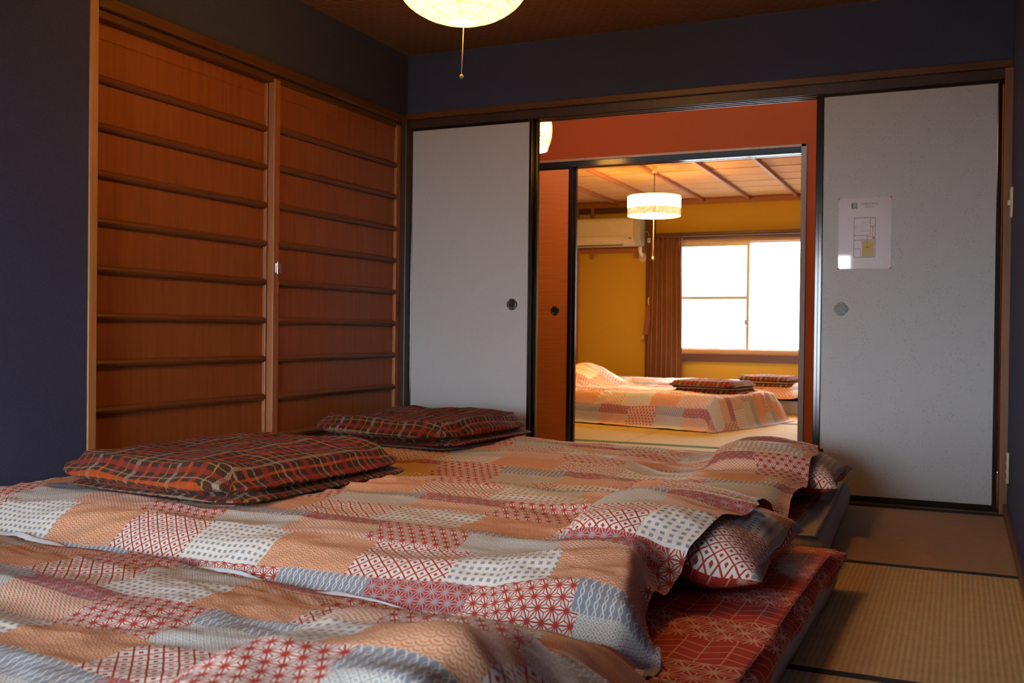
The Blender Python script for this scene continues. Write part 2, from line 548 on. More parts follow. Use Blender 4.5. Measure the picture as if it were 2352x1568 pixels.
# floor: base slab and tatami mats
fl = struct('floor', (1.4, -2.7, 0), 'tatami floor of the navy room, two mats showing beside the beds', 'floor')
box('floor_slab', 'floorwood', -.1, 2.95, REAR, .12, -.12, -.03, fl)
def mat_piece(parent, name, x0, x1, y0, y1, m_, hm, hb=.03, edges='yy', z=0, top=None):
    mm = box(name, m_, x0 + .002, x1 - .002, y0 + .002, y1 - .002, -.03, z - .0005, parent, bevel=.003)
    e = []
    if 'n' in edges: e.append((x0 + .002, x1 - .002, y1 - .002 - hb, y1 - .002))
    if 's' in edges: e.append((x0 + .002, x1 - .002, y0 + .002, y0 + .002 + hb))
    for q in e: box('border_cloth', hm, q[0], q[1], q[2], q[3], z - .002, z + .0018, mm)
    return mm
ys = [-.045, -1.165, -2.285, -3.405, -4.525, REAR]
for i in range(5):
    for (a, b) in ((0.0, 1.4), (1.4, RX - .01)):
        mat_piece(fl, 'tatami_mat', a, b, ys[i + 1], ys[i], 'tatX' if i == 0 else 'tatY', 'heri', .028, 'n')
struct_c = box('ceiling', 'weave', -.1, 2.95, REAR, .0, CZ, CZ + .04, kind='structure', label='dark brown woven ceiling above the navy room', cat='ceiling')
# left wall: plaster around the opening of the wooden sliding doors
wl = struct('wall_left', (-.06, -3, 0), 'navy papered wall left of and above the wooden sliding doors')
DY0, DY1 = -2.040, -.05
MB().box(-.10, 0, REAR, DY0 - .035, 0, CZ).build('wall_panel', 'blue', wl)
MB().box(-.10, 0, DY0 - .035, .0, ZK + .05, CZ).build('wall_header', 'blue', wl)
MB().box(-.16, -.13, DY0 - .1, .05, 0, CZ).build('closet_back', 'midwood', wl)
box('trim_1', 'casing', -.11, .006, DY0 - .035, DY0, 0, ZK + .05, bevel=.003, kind='structure', label='thin orange-brown wooden casing at the left edge of the sliding doors', cat='trim')
kl = struct('trim_2', (0, -1, ZK), 'dark wooden lintel over the two slatted wooden doors', 'trim')
box('lintel_face', 'kamoiY', -.11, .012, DY0, -.02, ZK + .008, ZK + .05, kl, bevel=.004)
box('lintel_track', 'kamoiY', -.11, -.014, DY0, -.02, ZK - .02, ZK + .008, kl, bevel=.002)
box('door_track', 'kamoiY', -.11, 0, DY0, -.02, -.03, .02, None, kind='structure', label='wooden floor track under the slatted doors', cat='track').name = 'trim_3'
# back wall (fusuma line)
wb = struct('wall_back', (1.4, .05, ZK), 'navy papered wall above the fusuma doors')
box('wall_header', 'blue', -.1, 2.95, .0, .11, ZK + .062, CZ + .04, wb)
kb = struct('trim_4', (1.4, 0, ZK), 'long dark brown lintel with sliding grooves over the grey fusuma', 'trim')
box('lintel_top', 'kamoi', .0, RX, -.030, .12, ZK + .030, ZK + .062, kb, bevel=.004)
box('lintel_face', 'darkpost', .0, RX, -.010, -.002, ZK - .012, ZK + .030, kb, bevel=.002)
for y in (.030, .062, .095): box('groove_strip', 'kamoi', .0, RX, y, y + .010, ZK - .010, ZK + .030, kb, bevel=.001)
box('trim_5', 'darkpost', -.06, .024, -.05, .115, -.03, ZK + .03, bevel=.004, kind='structure', label='dark corner post between the wooden doors and the left fusuma', cat='post')
box('trim_6', 'midwood', 2.785, RX + .02, -.022, .115, -.03, ZK + .03, bevel=.003, kind='structure', label='brown corner post beside the right fusuma', cat='post')
sl = struct('trim_7', (1.4, 0, 0), 'wooden sill with grooves under the fusuma', 'sill')
box('sill_board', 'floorwood', .02, 2.79, -.014, .115, -.03, .006, sl)
box('sill_edge', 'heri', .02, 2.80, -.045, -.014, -.03, .002, sl)
# right wall
wr = struct('wall_right', (RX, -2.5, 0), 'dark navy wall at the right edge')
box('wall_panel', 'blue', RX, RX + .1, REAR, .115, 0, CZ, wr)
box('baseboard_right', 'jamb', RX - .014, RX + .001, REAR, -.022, -.01, .045, bevel=.002, kind='structure', label='narrow brown board along the foot of the right wall', cat='baseboard')
# rear wall behind the camera with the window that lets the daylight in
wq = struct('wall_rear', (1.4, REAR, 0), 'navy wall behind the viewer, around the window')
MB().box(-.1, RWX0, REAR - .1, REAR, 0, CZ).box(RWX1, 2.95, REAR - .1, REAR, 0, CZ).box(RWX0, RWX1, REAR - .1, REAR, 0, RWZ0).box(RWX0, RWX1, REAR - .1, REAR, RWZ1, CZ).build('wall_panel', 'blue', wq)
def sash(parent, x0, x1, y, z0, z1, w=.03, bar=None):
    f = MB().box(x0, x0 + w, y - .012, y + .012, z0, z1).box(x1 - w, x1, y - .012, y + .012, z0, z1).box(x0, x1, y - .012, y + .012, z0, z0 + w).box(x0, x1, y - .012, y + .012, z1 - w, z1)
    fo = f.build('sash_frame', 'alu', parent, bevel=.002)
    box('pane', 'glass', x0 + w, x1 - w, y - .002, y + .002, z0 + w, z1 - w, fo)
    if bar: box('sash_bar', 'alu', x0 + w, x1 - w, y - .008, y + .008, bar - .006, bar + .006, fo)
    return fo
w1 = struct('window_1', (1.0, REAR, RWZ0), 'two pane sliding window behind the viewer', 'window')
mid = (RWX0 + RWX1) / 2
sash(w1, RWX0, mid + .02, REAR - .04, RWZ0, RWZ1)
sash(w1, mid - .02, RWX1, REAR - .07, RWZ0, RWZ1)

# ------------------------------------------------------------------ slatted wooden doors
SL0, SDZ = 1.563, .1619
def slat_door(name, x, y0, y1, label, front):
    d = empty(name, (x, (y0 + y1) / 2, 0), label=label, cat='door', kind='structure')
    sw = .040
    box('board', 'door', x - .030, x - .016, y0 + .01, y1 - .01, .03, ZK - .03, d)
    for a in (y0, y1 - sw): box('stile', 'stile', x - .034, x, a, a + sw, .01, ZK - .005, d, bevel=.004)
    box('rail', 'door', x - .034, x - .012, y0 + sw, y1 - sw, ZK - .075, ZK - .005, d, bevel=.003)
    box('rail', 'door', x - .034, x - .012, y0 + sw, y1 - sw, .01, .055, d, bevel=.003)
    for k in range(9):
        z = SL0 - SDZ * k
        ya, yb = y0 + sw - .012, y1 - sw + .012
        prof = [(0, 0)] + [(.0145 * math.sin(q * PI / 12), .018 * (1 - math.cos(q * PI / 12))) for q in range(1, 7)]
        L = yb - ya
        full = [(.004, 0), (.011, .004), (.0145, .014)] + [(.0145, L - .014), (.011, L - .004), (.004, L)]
        mb = MB().lathe(full, (x - .010, ya, z), 10, 'Y')
        mb.build('slat', 'slat', d, smooth=True)
    return d
dA = slat_door('door_1', -.046, DY0, -1.050, 'left slatted wooden sliding door, set behind its neighbour', False)
dB = slat_door('door_2', -.008, -1.088, DY1, 'right slatted wooden sliding door with a small metal latch', True)
# latch on the meeting stile and finger slot on the right stile
lt = MB().box(-.008, -.003, -1.078, -1.040, .955, .995)
ob = lt.build('latch_plate', 'steel', dB, bevel=.001)
MB().box(-.004, .004, -1.076, -1.071, .948, 1.002).box(-.003, .002, -1.071, -1.058, .972, .978).build('latch_key', 'steel', dB, bevel=.001)
box('finger_slot', 'darkslot', -.009, -.0055, DY1 - .022, DY1 - .012, .79, .87, dB)

# ------------------------------------------------------------------ fusuma
def quatrefoil(c, y, r, n=64, depth=.004):
    poly = []
    for i in range(n):
        a = 2 * PI * i / n
        # four lobes, notched at the diagonals
        k = abs(math.cos(2 * a))
        rr = r * (.86 + .14 * min(1, k * 2.2))
        poly.append((c[0] + rr * math.cos(a), c[1] + rr * math.sin(a)))
    return MB().extrude(poly, y - depth, y, 'XZ')
def handle(parent, x, y, z, r=.0285, cup='cup'):
    h = quatrefoil((x, z), y, r).build('handle', 'bronze', parent, bevel=.001)
    MB().lathe([(r * .70, 0), (r * .74, -.003), (r * .78, 0)], (x, y - .004, z), 32, 'Y', caps=False).build('handle_rim', 'rim', h, smooth=True)
    MB().lathe([(0.0001, .001), (r * .66, .0005), (r * .70, -.001)], (x, y - .0045, z), 32, 'Y', caps=False).build('handle_cup', cup, h, smooth=True)
def fusuma(name, x0, x1, y, paper, label, hx=None, hz=.842, z0=.006, z1=None, cup='cup', fw=.018):
    z1 = z1 or ZK - .004
    d = empty(name, ((x0 + x1) / 2, y, 0), label=label, cat='door', kind='structure')
    box('paper_panel', paper, x0 + fw * .5, x1 - fw * .5, y + .002, y + .024, z0 + .01, z1 - .01, d)
    for a in (x0, x1 - fw): box('frame_stile', 'lacquer', a, a + fw, y - .004, y + .026, z0, z1, d, bevel=.003)
    box('frame_rail', 'lacquer', x0 + fw, x1 - fw, y - .003, y + .026, z1 - .022, z1, d, bevel=.003)
    box('frame_rail', 'lacquer', x0 + fw, x1 - fw, y - .003, y + .026, z0, z0 + .026, d, bevel=.003)
    if hx is not None: handle(d, hx, y + .002, hz, cup=cup)
    return d
fusuma('door_3', .016, .708, .000, 'paperL', 'speckled grey fusuma left of the open doorway', .606, .853)
fusuma('door_4', .030, .722, .036, 'paperL', 'second fusuma slid behind the left grey one, only its edge showing')
fusuma('door_5', 2.064, 2.778, .000, 'paperR', 'leaf-print grey fusuma right of the doorway, with the evacuation plan', 2.163, .832)
fusuma('door_6', 2.046, 2.760, .036, 'paperR', 'second fusuma slid behind the leaf-print one, only its edge showing')

# ------------------------------------------------------------------ evacuation plan
PX0, PX1, PZ0, PZ1 = 2.148, 2.362, 1.004, 1.307
PY = .0015
po = empty('evacuation_plan', ((PX0 + PX1) / 2, PY, (PZ0 + PZ1) / 2), label='laminated evacuation plan sheet taped on the leaf-print fusuma', cat='poster')
def pbox(name, mat, u0, u1, v0, v1, lift=1):
    return box(name, mat, PX0 + (PX1 - PX0) * u0, PX0 + (PX1 - PX0) * u1, PY - .0008 - .0002 * lift, PY - .0008, PZ1 - (PZ1 - PZ0) * v0, PZ1 - (PZ1 - PZ0) * v1, po)
box('sheet', 'page', PX0, PX1, PY - .0008, PY + .0002, PZ0, PZ1, po, bevel=.0002)
for (cu, cv, du, dv) in ((0, 0, 1, 1), (1, 0, -1, 1), (0, 1, 1, -1), (1, 1, -1, -1)):
    X, Z = PX0 + (PX1 - PX0) * cu, PZ1 - (PZ1 - PZ0) * cv
    MB().extrude([(X - du * .002, Z + dv * .002), (X + du * .008, Z + dv * .002), (X - du * .002, Z - dv * .008)], PY - .0014, PY - .0009, 'XZ').build('corner_tape', 'ink_red', po)
pbox('exit_sign', 'ink_green', .243, .354, .068, .146)
# running figure in the sign
def pp(u, v): return (PX0 + (PX1 - PX0) * u, PZ1 - (PZ1 - PZ0) * v)
fig = MB()
fig.extrude([pp(.262, .078), pp(.335, .078), pp(.335, .136), pp(.325, .136), pp(.325, .086), pp(.262, .086)], PY - .0016, PY - .001, 'XZ')
fig.extrude([pp(.288, .092), pp(.302, .090), pp(.306, .098), pp(.294, .101)], PY - .0016, PY - .001, 'XZ')
fig.extrude([pp(.284, .103), pp(.302, .101), pp(.306, .116), pp(.292, .120)], PY - .0016, PY - .001, 'XZ')
fig.extrude([pp(.292, .118), pp(.306, .114), pp(.318, .126), pp(.312, .138), pp(.304, .126)], PY - .0016, PY - .001, 'XZ')
fig.extrude([pp(.290, .118), pp(.300, .121), pp(.284, .136), pp(.266, .136), pp(.268, .130), pp(.280, .129)], PY - .0016, PY - .001, 'XZ')
fig.extrude([pp(.300, .102), pp(.318, .106), pp(.317, .112), pp(.300, .109)], PY - .0016, PY - .001, 'XZ')
fig.extrude([pp(.286, .103), pp(.290, .110), pp(.272, .116), pp(.270, .110)], PY - .0016, PY - .001, 'XZ')
fig.build('exit_figure', 'page', po)
def text(body, name, mat, size, u, v, parent, y=PY - .0014, bold=0.0):
    cu = D.curves.new(name, 'FONT'); cu.body = body; cu.size = size; cu.align_x = 'CENTER'; cu.align_y = 'CENTER'; cu.offset = bold
    tmp = D.objects.new(name, cu); COL.objects.link(tmp)
    bpy.context.view_layer.update()
    me = D.meshes.new_from_object(tmp.evaluated_get(bpy.context.evaluated_depsgraph_get()))
    D.objects.remove(tmp)
    x, z = pp(u, v)
    mb = MB()
    vs = [Vector((x + p.co.x, y, z + p.co.y)) for p in me.vertices]
    mb.add(vs, [tuple(p.vertices) for p in me.polygons])
    return mb.build(name, mat, parent)
text('避難経路図', 'title_text', 'ink_lime', .0145, .59, .088, po)
text('Evacuation Plan', 'subtitle_text', 'ink_red', .0062, .585, .129, po, bold=.0001)
g = 'ink_grey'
th = .010
for (a, b, c, d_) in ((.295, .705, .278, .288), (.295, .705, .832, .842), (.295, .306, .278, .842), (.694, .705, .278, .842),
                      (.30, .60, .528, .536), (.30, .70, .590, .598), (.605, .613, .28, .53), (.44, .605, .344, .348),
                      (.30, .36, .410, .416), (.61, .70, .398, .406), (.30, .43, .716, .724), (.428, .436, .72, .84), (.436, .442, .598, .66),
                      (.43, .60, .468, .471)):
    pbox('plan_line', g, a, b, c, d_)
pbox('plan_room', 'ink_yellow', .452, .680, .606, .826)
pbox('plan_marker', 'ink_dark', .655, .685, .556, .576)
for (a, b, c, d_) in ((.545, .553, .548, .69), (.545, .655, .545, .551), (.647, .655, .42, .551)): pbox('route_line', 'ink_red', a, b, c, d_, 2)
MB().extrude([pp(.651, .400), pp(.637, .432), pp(.665, .432)], PY - .0014, PY - .001, 'XZ').build('route_arrow', 'ink_red', po)
text('現在地', 'place_text', 'ink_red', .006, .555, .70, po, bold=.0002)

# ------------------------------------------------------------------ switches on the right wall
def plate(name, y0, y1, z0, z1, label, cat, knobs):
    e = empty(name, (RX, (y0 + y1) / 2, (z0 + z1) / 2), label=label, cat=cat)
    box('cover_plate', 'switch', RX - .009, RX, y0, y1, z0, z1, e, bevel=.003)
    for (a, b, c, d_, pr_) in knobs: box('rocker' if cat == 'switch' else 'socket', 'switch' if cat == 'switch' else 'darkslot', RX - .009 - pr_, RX - .008, a, b, c, d_, e, bevel=.0015)
plate('light_switch', -.165, -.095, 1.185, 1.305, 'ivory light switch high on the right navy wall', 'switch', [(-.145, -.115, 1.235, 1.255, .010)])
plate('wall_outlet', -.165, -.095, .145, .265, 'ivory power outlet low on the right navy wall', 'outlet', [(-.147, -.113, .160 + k * .034, .182 + k * .034, .001) for k in range(3)])

# ------------------------------------------------------------------ paper lantern of the navy room
LC = (1.165, -1.66)
def lantern():
    zb = 1.705; R = .218; Hh = .150
    e = empty('paper_lantern', (LC[0], LC[1], zb), label='large glowing round paper lantern with a pull cord hanging in the navy room', cat='lamp')
    prof = []
    n = 26
    rb = .047
    t0 = math.asin(rb / R)
    zc = zb + Hh * math.cos(t0)
    for j in range(n + 1):
        a = t0 + (PI - 2 * t0) * j / n
        rr = R * math.sin(a)
        # the paper is drawn in a little between the ribs
        prof.append((rr, zc - Hh * math.cos(a)))
    mb = MB().lathe(prof, (LC[0], LC[1], 0), 64, caps=False)
    mb.v = [Vector((p.x + .0035 * noise.noise(p * 9), p.y + .0035 * noise.noise(p * 9 + Vector((5, 0, 0))), p.z + .002 * noise.noise(p * 14))) for p in mb.v]
    mb.build('paper_shade', 'lantern', e, smooth=True)
    MB().lathe([(.0001, zb - .006), (rb * .7, zb - .005), (rb, zb)], (LC[0], LC[1], 0), 40, caps=False).build('bottom_disc', 'lantern_disc', e, smooth=True)
    ring = MB()
    pts = [(LC[0] + rb * math.cos(a * PI / 16), LC[1] + rb * math.sin(a * PI / 16), zb) for a in range(33)]
    ring.tube(pts, .0012, 6); ring.build('bottom_ring', 'wire', e, smooth=True)
    for k in (2, 4, 6):
        rr, zz = prof[k]
        MB().tube([(LC[0] + rr * math.cos(a * PI / 24), LC[1] + rr * math.sin(a * PI / 24), zz) for a in range(49)], .0008, 5).build('wire_rib', 'wire', e, smooth=True)
    MB().cyl((LC[0], LC[1], zc + Hh * .97), .03, CZ - zc - Hh * .97, 16).build('ceiling_stem', 'cord', e)
    MB().tube([(LC[0] + .006, LC[1], zb + .004), (LC[0] + .0035, LC[1], zb - .085), (LC[0], LC[1], zb - .168)], .0013, 6).build('pull_cord', 'string', e, smooth=True)
    MB().lathe([(.0001, -.0075), (.005, -.006), (.0075, 0), (.005, .006), (.0001, .0075)], (LC[0], LC[1], zb - .174), 20).build('cord_bead', 'bead', e, smooth=True)
lantern()

# ------------------------------------------------------------------ passage between the rooms
CL, CR, CY0, CY1, CZ2 = -1.0, 3.1, .115, 1.385, 2.30
pf = struct('floor.001', (1, .7, 0), 'pale tatami floor of the passage behind the fusuma', 'floor')
mat_piece(pf, 'tatami_mat', CL, CR, CY0, CY1, 'tatF', 'green', .03, '')
box('ceiling.001', 'offwhite', CL, CR, .11, CY1 + .1, CZ2, CZ2 + .04, kind='structure', label='plain ceiling of the orange passage', cat='ceiling')
box('wall_left.001', 'orangewall', CL - .1, CL, .0, CY1, 0, CZ2, kind='structure', label='orange wall at the left end of the passage', cat='wall')
box('wall_right.001', 'orangewall', CR, CR + .1, .0, CY1, 0, CZ2, kind='structure', label='orange wall at the right end of the passage', cat='wall')
box('wall_front.001', 'orangewall', CL - .1, -.06, .01, .11, 0, CZ2, kind='structure', label='passage side wall left of the fusuma line', cat='wall')
box('wall_front.002', 'orangewall', 2.95, CR + .1, .01, .11, 0, CZ2, kind='structure', label='passage side wall right of the fusuma line', cat='wall')
JX0, JX1 = -.32, 1.792
wo = struct('wall_middle', (1.4, CY1, 0), 'glowing orange wall between passage and far room')
MB().box(JX1 + .03, CR + .1, CY1, CY1 + .11, 0, CZ2).build('wall_side', 'orangewall', wo)
MB().box(JX0 - .03, JX1 + .03, CY1, CY1 + .11, ZK + .035, CZ2).build('wall_header', 'orangewall', wo)
MB().box(-1.6, JX0 - .03, CY1, CY1 + .11, 0, CZ2).build('wall_side', 'orangewall', wo)
kf = struct('trim_8', (1, CY1, ZK), 'dark lintel over the far doorway in the orange wall', 'trim')
box('lintel_top', 'midwood', JX0 - .03, JX1 + .03, CY1 - .012, CY1 + .12, ZK + .020, ZK + .036, kf, bevel=.002)
box('lintel_face', 'lacquer', JX0, JX1, CY1 - .008, CY1 + .020, ZK - .016, ZK + .020, kf, bevel=.002)
for y in (.052, .085): box('groove_strip', 'lacquer', JX0, JX1, CY1 + y, CY1 + y + .012, ZK - .012, ZK + .020, kf, bevel=.001)
box('trim_9', 'jamb', JX1, JX1 + .032, CY1 - .012, CY1 + .12, -.03, ZK + .036, bevel=.002, kind='structure', label='dark jamb on the right of the far doorway', cat='post')
box('trim_10', 'jamb', JX0 - .032, JX0, CY1 - .012, CY1 + .12, -.03, ZK + .036, bevel=.002, kind='structure', label='hidden jamb on the left of the far doorway', cat='post')
box('trim_11', 'floorwood', JX0, JX1, CY1, CY1 + .11, -.03, .005, kind='structure', label='wooden sill of the far doorway', cat='sill')
fusuma('door_7', JX0, .392, CY1 + .005, 'cedar', 'orange-brown wood-grain fusuma beside the far doorway', .282, .856, cup='bronze', fw=.026)
fusuma('door_8', JX0 + .01, .405, CY1 + .042, 'cedar', 'second wood-grain fusuma slid behind the first, only its edge showing', fw=.016)

# patterned globe lantern in the passage
def globe():
    c = (.430, .70); zb = 1.738
    e = empty('patterned_lantern', (c[0], c[1], zb), label='small patterned paper lantern half hidden behind the left fusuma', cat='lamp')
    prof = [(.066, 0), (.070, .010), (.078, .030), (.086, .060), (.090, .095), (.089, .130), (.083, .165), (.070, .195), (.050, .212)]
    MB().lathe([(r, zb + .016 + h) for r, h in prof], (c[0], c[1], 0), 48, caps=False).build('patterned_shade', 'globe', e, smooth=True)
    MB().lathe([(.0001, zb), (.050, zb), (.063, zb + .004), (.067, zb + .016)], (c[0], c[1], 0), 40, caps=False).build('bottom_cup', 'globe_plain', e, smooth=True)
    MB().tube([(c[0] + .0675 * math.cos(a * PI / 16), c[1] + .0675 * math.sin(a * PI / 16), zb + .017) for a in range(33)], .0012, 5).build('bottom_ring', 'wire', e, smooth=True)
    MB().cyl((c[0], c[1], zb + .222), .018, .02, 16).build('lamp_cap', 'brasscap', e)
    MB().tube([(c[0], c[1], zb + .23), (c[0], c[1], CZ2)], .003, 6).build('cord', 'cord', e)
globe()

# ------------------------------------------------------------------ far room
FL, FR, FC = -1.32, 2.6, 2.155
rf = struct('floor.002', (.6, 3.7, 0), 'golden tatami floor of the far yellow room with green border cloth', 'floor')
fy = [CY1 + .11, 1.76, 2.85, 3.75, 4.65, 5.4, FAR]
for i in range(len(fy) - 1):
    for j, (a, b) in enumerate(((FL, .62), (.62, FR))):
        mat_piece(rf, 'tatami_mat', a, b, fy[i], fy[i + 1], 'tatF' if i != 3 else 'tatFY', 'green', .042, 'n' if i % 2 == 0 else 's')
for nm, x0, x1, lab in (('wall_left.002', FL - .1, FL, 'yellow wall at the left of the far room'), ('wall_right.002', FR, FR + .1, 'yellow wall at the right of the far room')):
    box(nm, 'yellow', x0, x1, CY1 + .11, FAR + .1, 0, FC + .1, kind='structure', label=lab, cat='wall')
wf = struct('wall_far', (.5, FAR, 0), 'yellow wall of the far room around the window')
MB().box(FL, FWX0, FAR, FAR + .1, 0, FC + .1).box(FWX1, FR, FAR, FAR + .1, 0, FC + .1).box(FWX0, FWX1, FAR, FAR + .1, 0, FWZ0 - .12).box(FWX0, FWX1, FAR, FAR + .1, FWZ1, FC + .1).build('wall_panel', 'yellow', wf)
# yellow-side lining of the middle wall
MB().box(FL, JX0 - .03, CY1 + .11, CY1 + .12, 0, FC).box(JX1 + .035, FR, CY1 + .11, CY1 + .12, 0, FC).box(JX0 - .03, JX1 + .035, CY1 + .121, CY1 + .13, ZK + .04, FC).build('wall_inner', 'yellow', None, kind='structure', label='yellow inner face of the wall around the far doorway', cat='wall').name = 'wall_front'
# plank ceiling with battens
cf = struct('ceiling.002', (.5, 3.7, FC), 'pale plank ceiling with reddish battens in the far room', 'ceiling')
y = CY1 + .12; k = 0
while y < FAR:
    dz = random.uniform(0, .002)
    pw = .19
    box('ceiling_plank', 'plank', FL, FR, y + .002, min(y + pw - .003, FAR), FC + .004 * (k % 2) + dz, FC + .020, cf, bevel=.0015)
    y += pw; k += 1
box('ceiling_backing', 'jamb', FL, FR, CY1 + .12, FAR, FC + .021, FC + .04, cf)
for bx in (-1.28, -.81, -.335, .140, .620, 1.105, 1.585, 2.07):
    box('ceiling_batten', 'beam', bx - .016, bx + .016, CY1 + .13, FAR, FC - .032, FC + .001, cf, bevel=.003)
box('trim_12', 'beam', FL, FR, FAR - .035, FAR, FC - .055, FC - .001, bevel=.003, kind='structure', label='reddish cornice board along the far yellow wall', cat='trim')
box('trim_13', 'beam', FL, FL + .035, CY1 + .13, FAR, FC - .055, FC - .001, bevel=.003, kind='structure', label='reddish cornice board along the left of the far room', cat='trim')
box('trim_14', 'darkwin', -.475, -.385, FAR - .06, FAR, 0, FC - .05, bevel=.004, kind='structure', label='dark brown post between air conditioner and curtain', cat='post')
box('trim_15', 'beam', FL, FL + .055, FAR - .055, FAR, 0, FC - .05, bevel=.004, kind='structure', label='orange-brown corner post left of the air conditioner wall', cat='post')
box('trim_16', 'beam', FL + .05, -.475, FAR - .03, FAR, 1.60, 1.655, bevel=.003, kind='structure', label='orange-brown rail under the air conditioner', cat='trim')
box('trim_17', 'darkwin', FL + .05, -.475, FAR - .02, FAR, 2.035, 2.10, bevel=.003, kind='structure', label='ceiling edge above the air conditioner, its shade put in as a dark strip', cat='trim')  # dark wood colour stands in for the shadow along the ceiling perimeter
kw = struct('trim_18', (.6, FAR, 1.76), 'dark brown curtain rail board over the far window', 'trim')
box('rail_board', 'darkwin', -.385, FR, FAR - .055, FAR, 1.752, 1.800, kw, bevel=.003)
box('rail_groove', 'kamoi', -.385, FR, FAR - .045, FAR, 1.722, 1.752, kw, bevel=.002)
# window
w2 = struct('window_2', (.6, FAR, FWZ0), 'bright two pane sliding window of the far room', 'window')
WM = .605
MB().box(FWX0, FWX1, FAR - .012, FAR + .10, 1.692, 1.722).box(FWX0, FWX1, FAR - .002, FAR + .09, 1.722, 1.752).build('top_board', 'lightwood', w2, bevel=.002)
box('window_stool', 'lightwood', FWX0, FWX1, FAR - .02, FAR + .10, .512, .560, w2, bevel=.003)
box('window_apron', 'darkwin', -.385, FR, FAR - .05, FAR + .02, .425, .512, w2, bevel=.004)
f1 = MB().box(FWX0, WM + .018, FAR + .03, FAR + .05, .560, .574).box(FWX0, WM + .018, FAR + .03, FAR + .05, 1.650, 1.692).box(WM - .016, WM + .018, FAR + .026, FAR + .052, .560, 1.692).build('sash_frame', 'alu', w2, bevel=.002)
box('sash_bar', 'alu', FWX0, WM - .016, FAR + .030, FAR + .046, 1.088, 1.122, f1)
box('pane', 'glass', FWX0, WM, FAR + .038, FAR + .042, .57, 1.65, f1)
f2 = MB().box(WM, FWX1, FAR + .058, FAR + .078, .560, .572).box(WM, FWX1, FAR + .058, FAR + .078, 1.678, 1.692).build('sash_frame', 'alu', w2, bevel=.002)
box('pane', 'glass', WM, FWX1, FAR + .066, FAR + .070, .57, 1.68, f2)
box('sash_lock', 'alu', WM - .030, WM - .016, FAR + .018, FAR + .034, .82, .875, f1, bevel=.002)
MB().tube([(WM - .016, FAR + .03, 1.125), (WM - .030, FAR + .02, 1.15), (WM - .036, FAR + .01, 1.175)], .004, 6).build('crescent_latch', 'alu', f1)

# air conditioner
def aircon():
    x0, x1, z0, z1 = -1.30, -.49, 1.655, 1.965
    yb, yf = FAR - .02, FAR - .245
    e = empty('air_conditioner', ((x0 + x1) / 2, FAR, z0), label='white wall-mounted air conditioner in the far room', cat='air conditioner')
    prof = [(yb, z0 + .02), (yb, z1), (yf + .03, z1), (yf + .006, z1 - .012), (yf, z1 - .04), (yf, z0 + .115), (yf + .012, z0 + .06), (yf + .055, z0 + .012), (yf + .09, z0)]
    MB().extrude(prof, x0, x1 - .075, 'YZ').build('front_cover', 'white', e, bevel=.006)
    prof2 = [(a + (.004 if a < yb - .1 else 0), b_) for a, b_ in prof]
    MB().extrude(prof2, x1 - .074, x1, 'YZ').build('side_cover', 'vent', e, bevel=.005)
    box('panel_gap', 'vent', x0 + .01, x1 - .08, yf - .0012, yf + .004, z0 + .112, z0 + .116, e)
    lv = MB().extrude([(yf - .002, z0 + .100), (yf + .008, z0 + .055), (yf + .045, z0 + .016), (yf + .050, z0 + .022), (yf + .014, z0 + .060), (yf + .006, z0 + .100)], x0 + .06, x1 - .20, 'YZ').build('louver', 'white', e, bevel=.002)
    box('air_slot', 'darkslot', x0 + .075, x1 - .20, yf + .036, yf + .055, z0 + .010, z0 + .018, e)
    MB().extrude([(yf - .001, z0 + .095), (yf + .008, z0 + .055), (yf + .040, z0 + .018), (yf + .05, z0 + .03), (yf + .02, z0 + .09)], x1 - .190, x1 - .085, 'YZ').build('control_panel', 'white', e, bevel=.001)
    box('display_window', 'darkslot', x1 - .125, x1 - .095, yf - .0025, yf + .02, z0 + .076, z0 + .088, e)
    for k in range(3): box('indicator_mark', 'vent', x1 - .172 + k * .012, x1 - .164 + k * .012, yf - .0025, yf + .02, z0 + .078, z0 + .086, e)
    for bx in (-1.10, -.60):
        box('mounting_batten', 'beam', bx - .02, bx + .02, FAR - .040, FAR - .028, 1.54, FC - .055, e, bevel=.002)
    MB().tube([(-.53, FAR - .10, z0 + .03), (-.53, FAR - .10, z0 - .05), (-.525, FAR - .085, z0 - .085), (-.52, FAR - .05, z0 - .105), (-.52, FAR - .0, z0 - .11)], .022, 12).build('hose_cover', 'white', e, smooth=True)
    MB().lathe([(.055, 0), (.055, -.012), (.040, -.026), (.02, -.03)], (-.52, FAR - .001, z0 - .110), 28, 'Y').build('wall_cap', 'white', e, smooth=True)
aircon()
ou = empty('ceiling_outlet', (-.43, FAR - .06, 1.72), label='small white socket with plug on the dark post by the curtain', cat='outlet')
box('socket_box', 'white', -.452, -.412, FAR - .10, FAR - .06, 1.70, 1.745, ou, bevel=.003)
box('plug', 'vent', -.443, -.421, FAR - .118, FAR - .10, 1.712, 1.732, ou, bevel=.003)
MB().tube([(-.432, FAR - .115, 1.735), (-.43, FAR - .11, 1.79), (-.46, FAR - .09, 1.82), (-.50, FAR - .08, 1.818)], .003, 6).build('cord', 'white', ou, smooth=True)

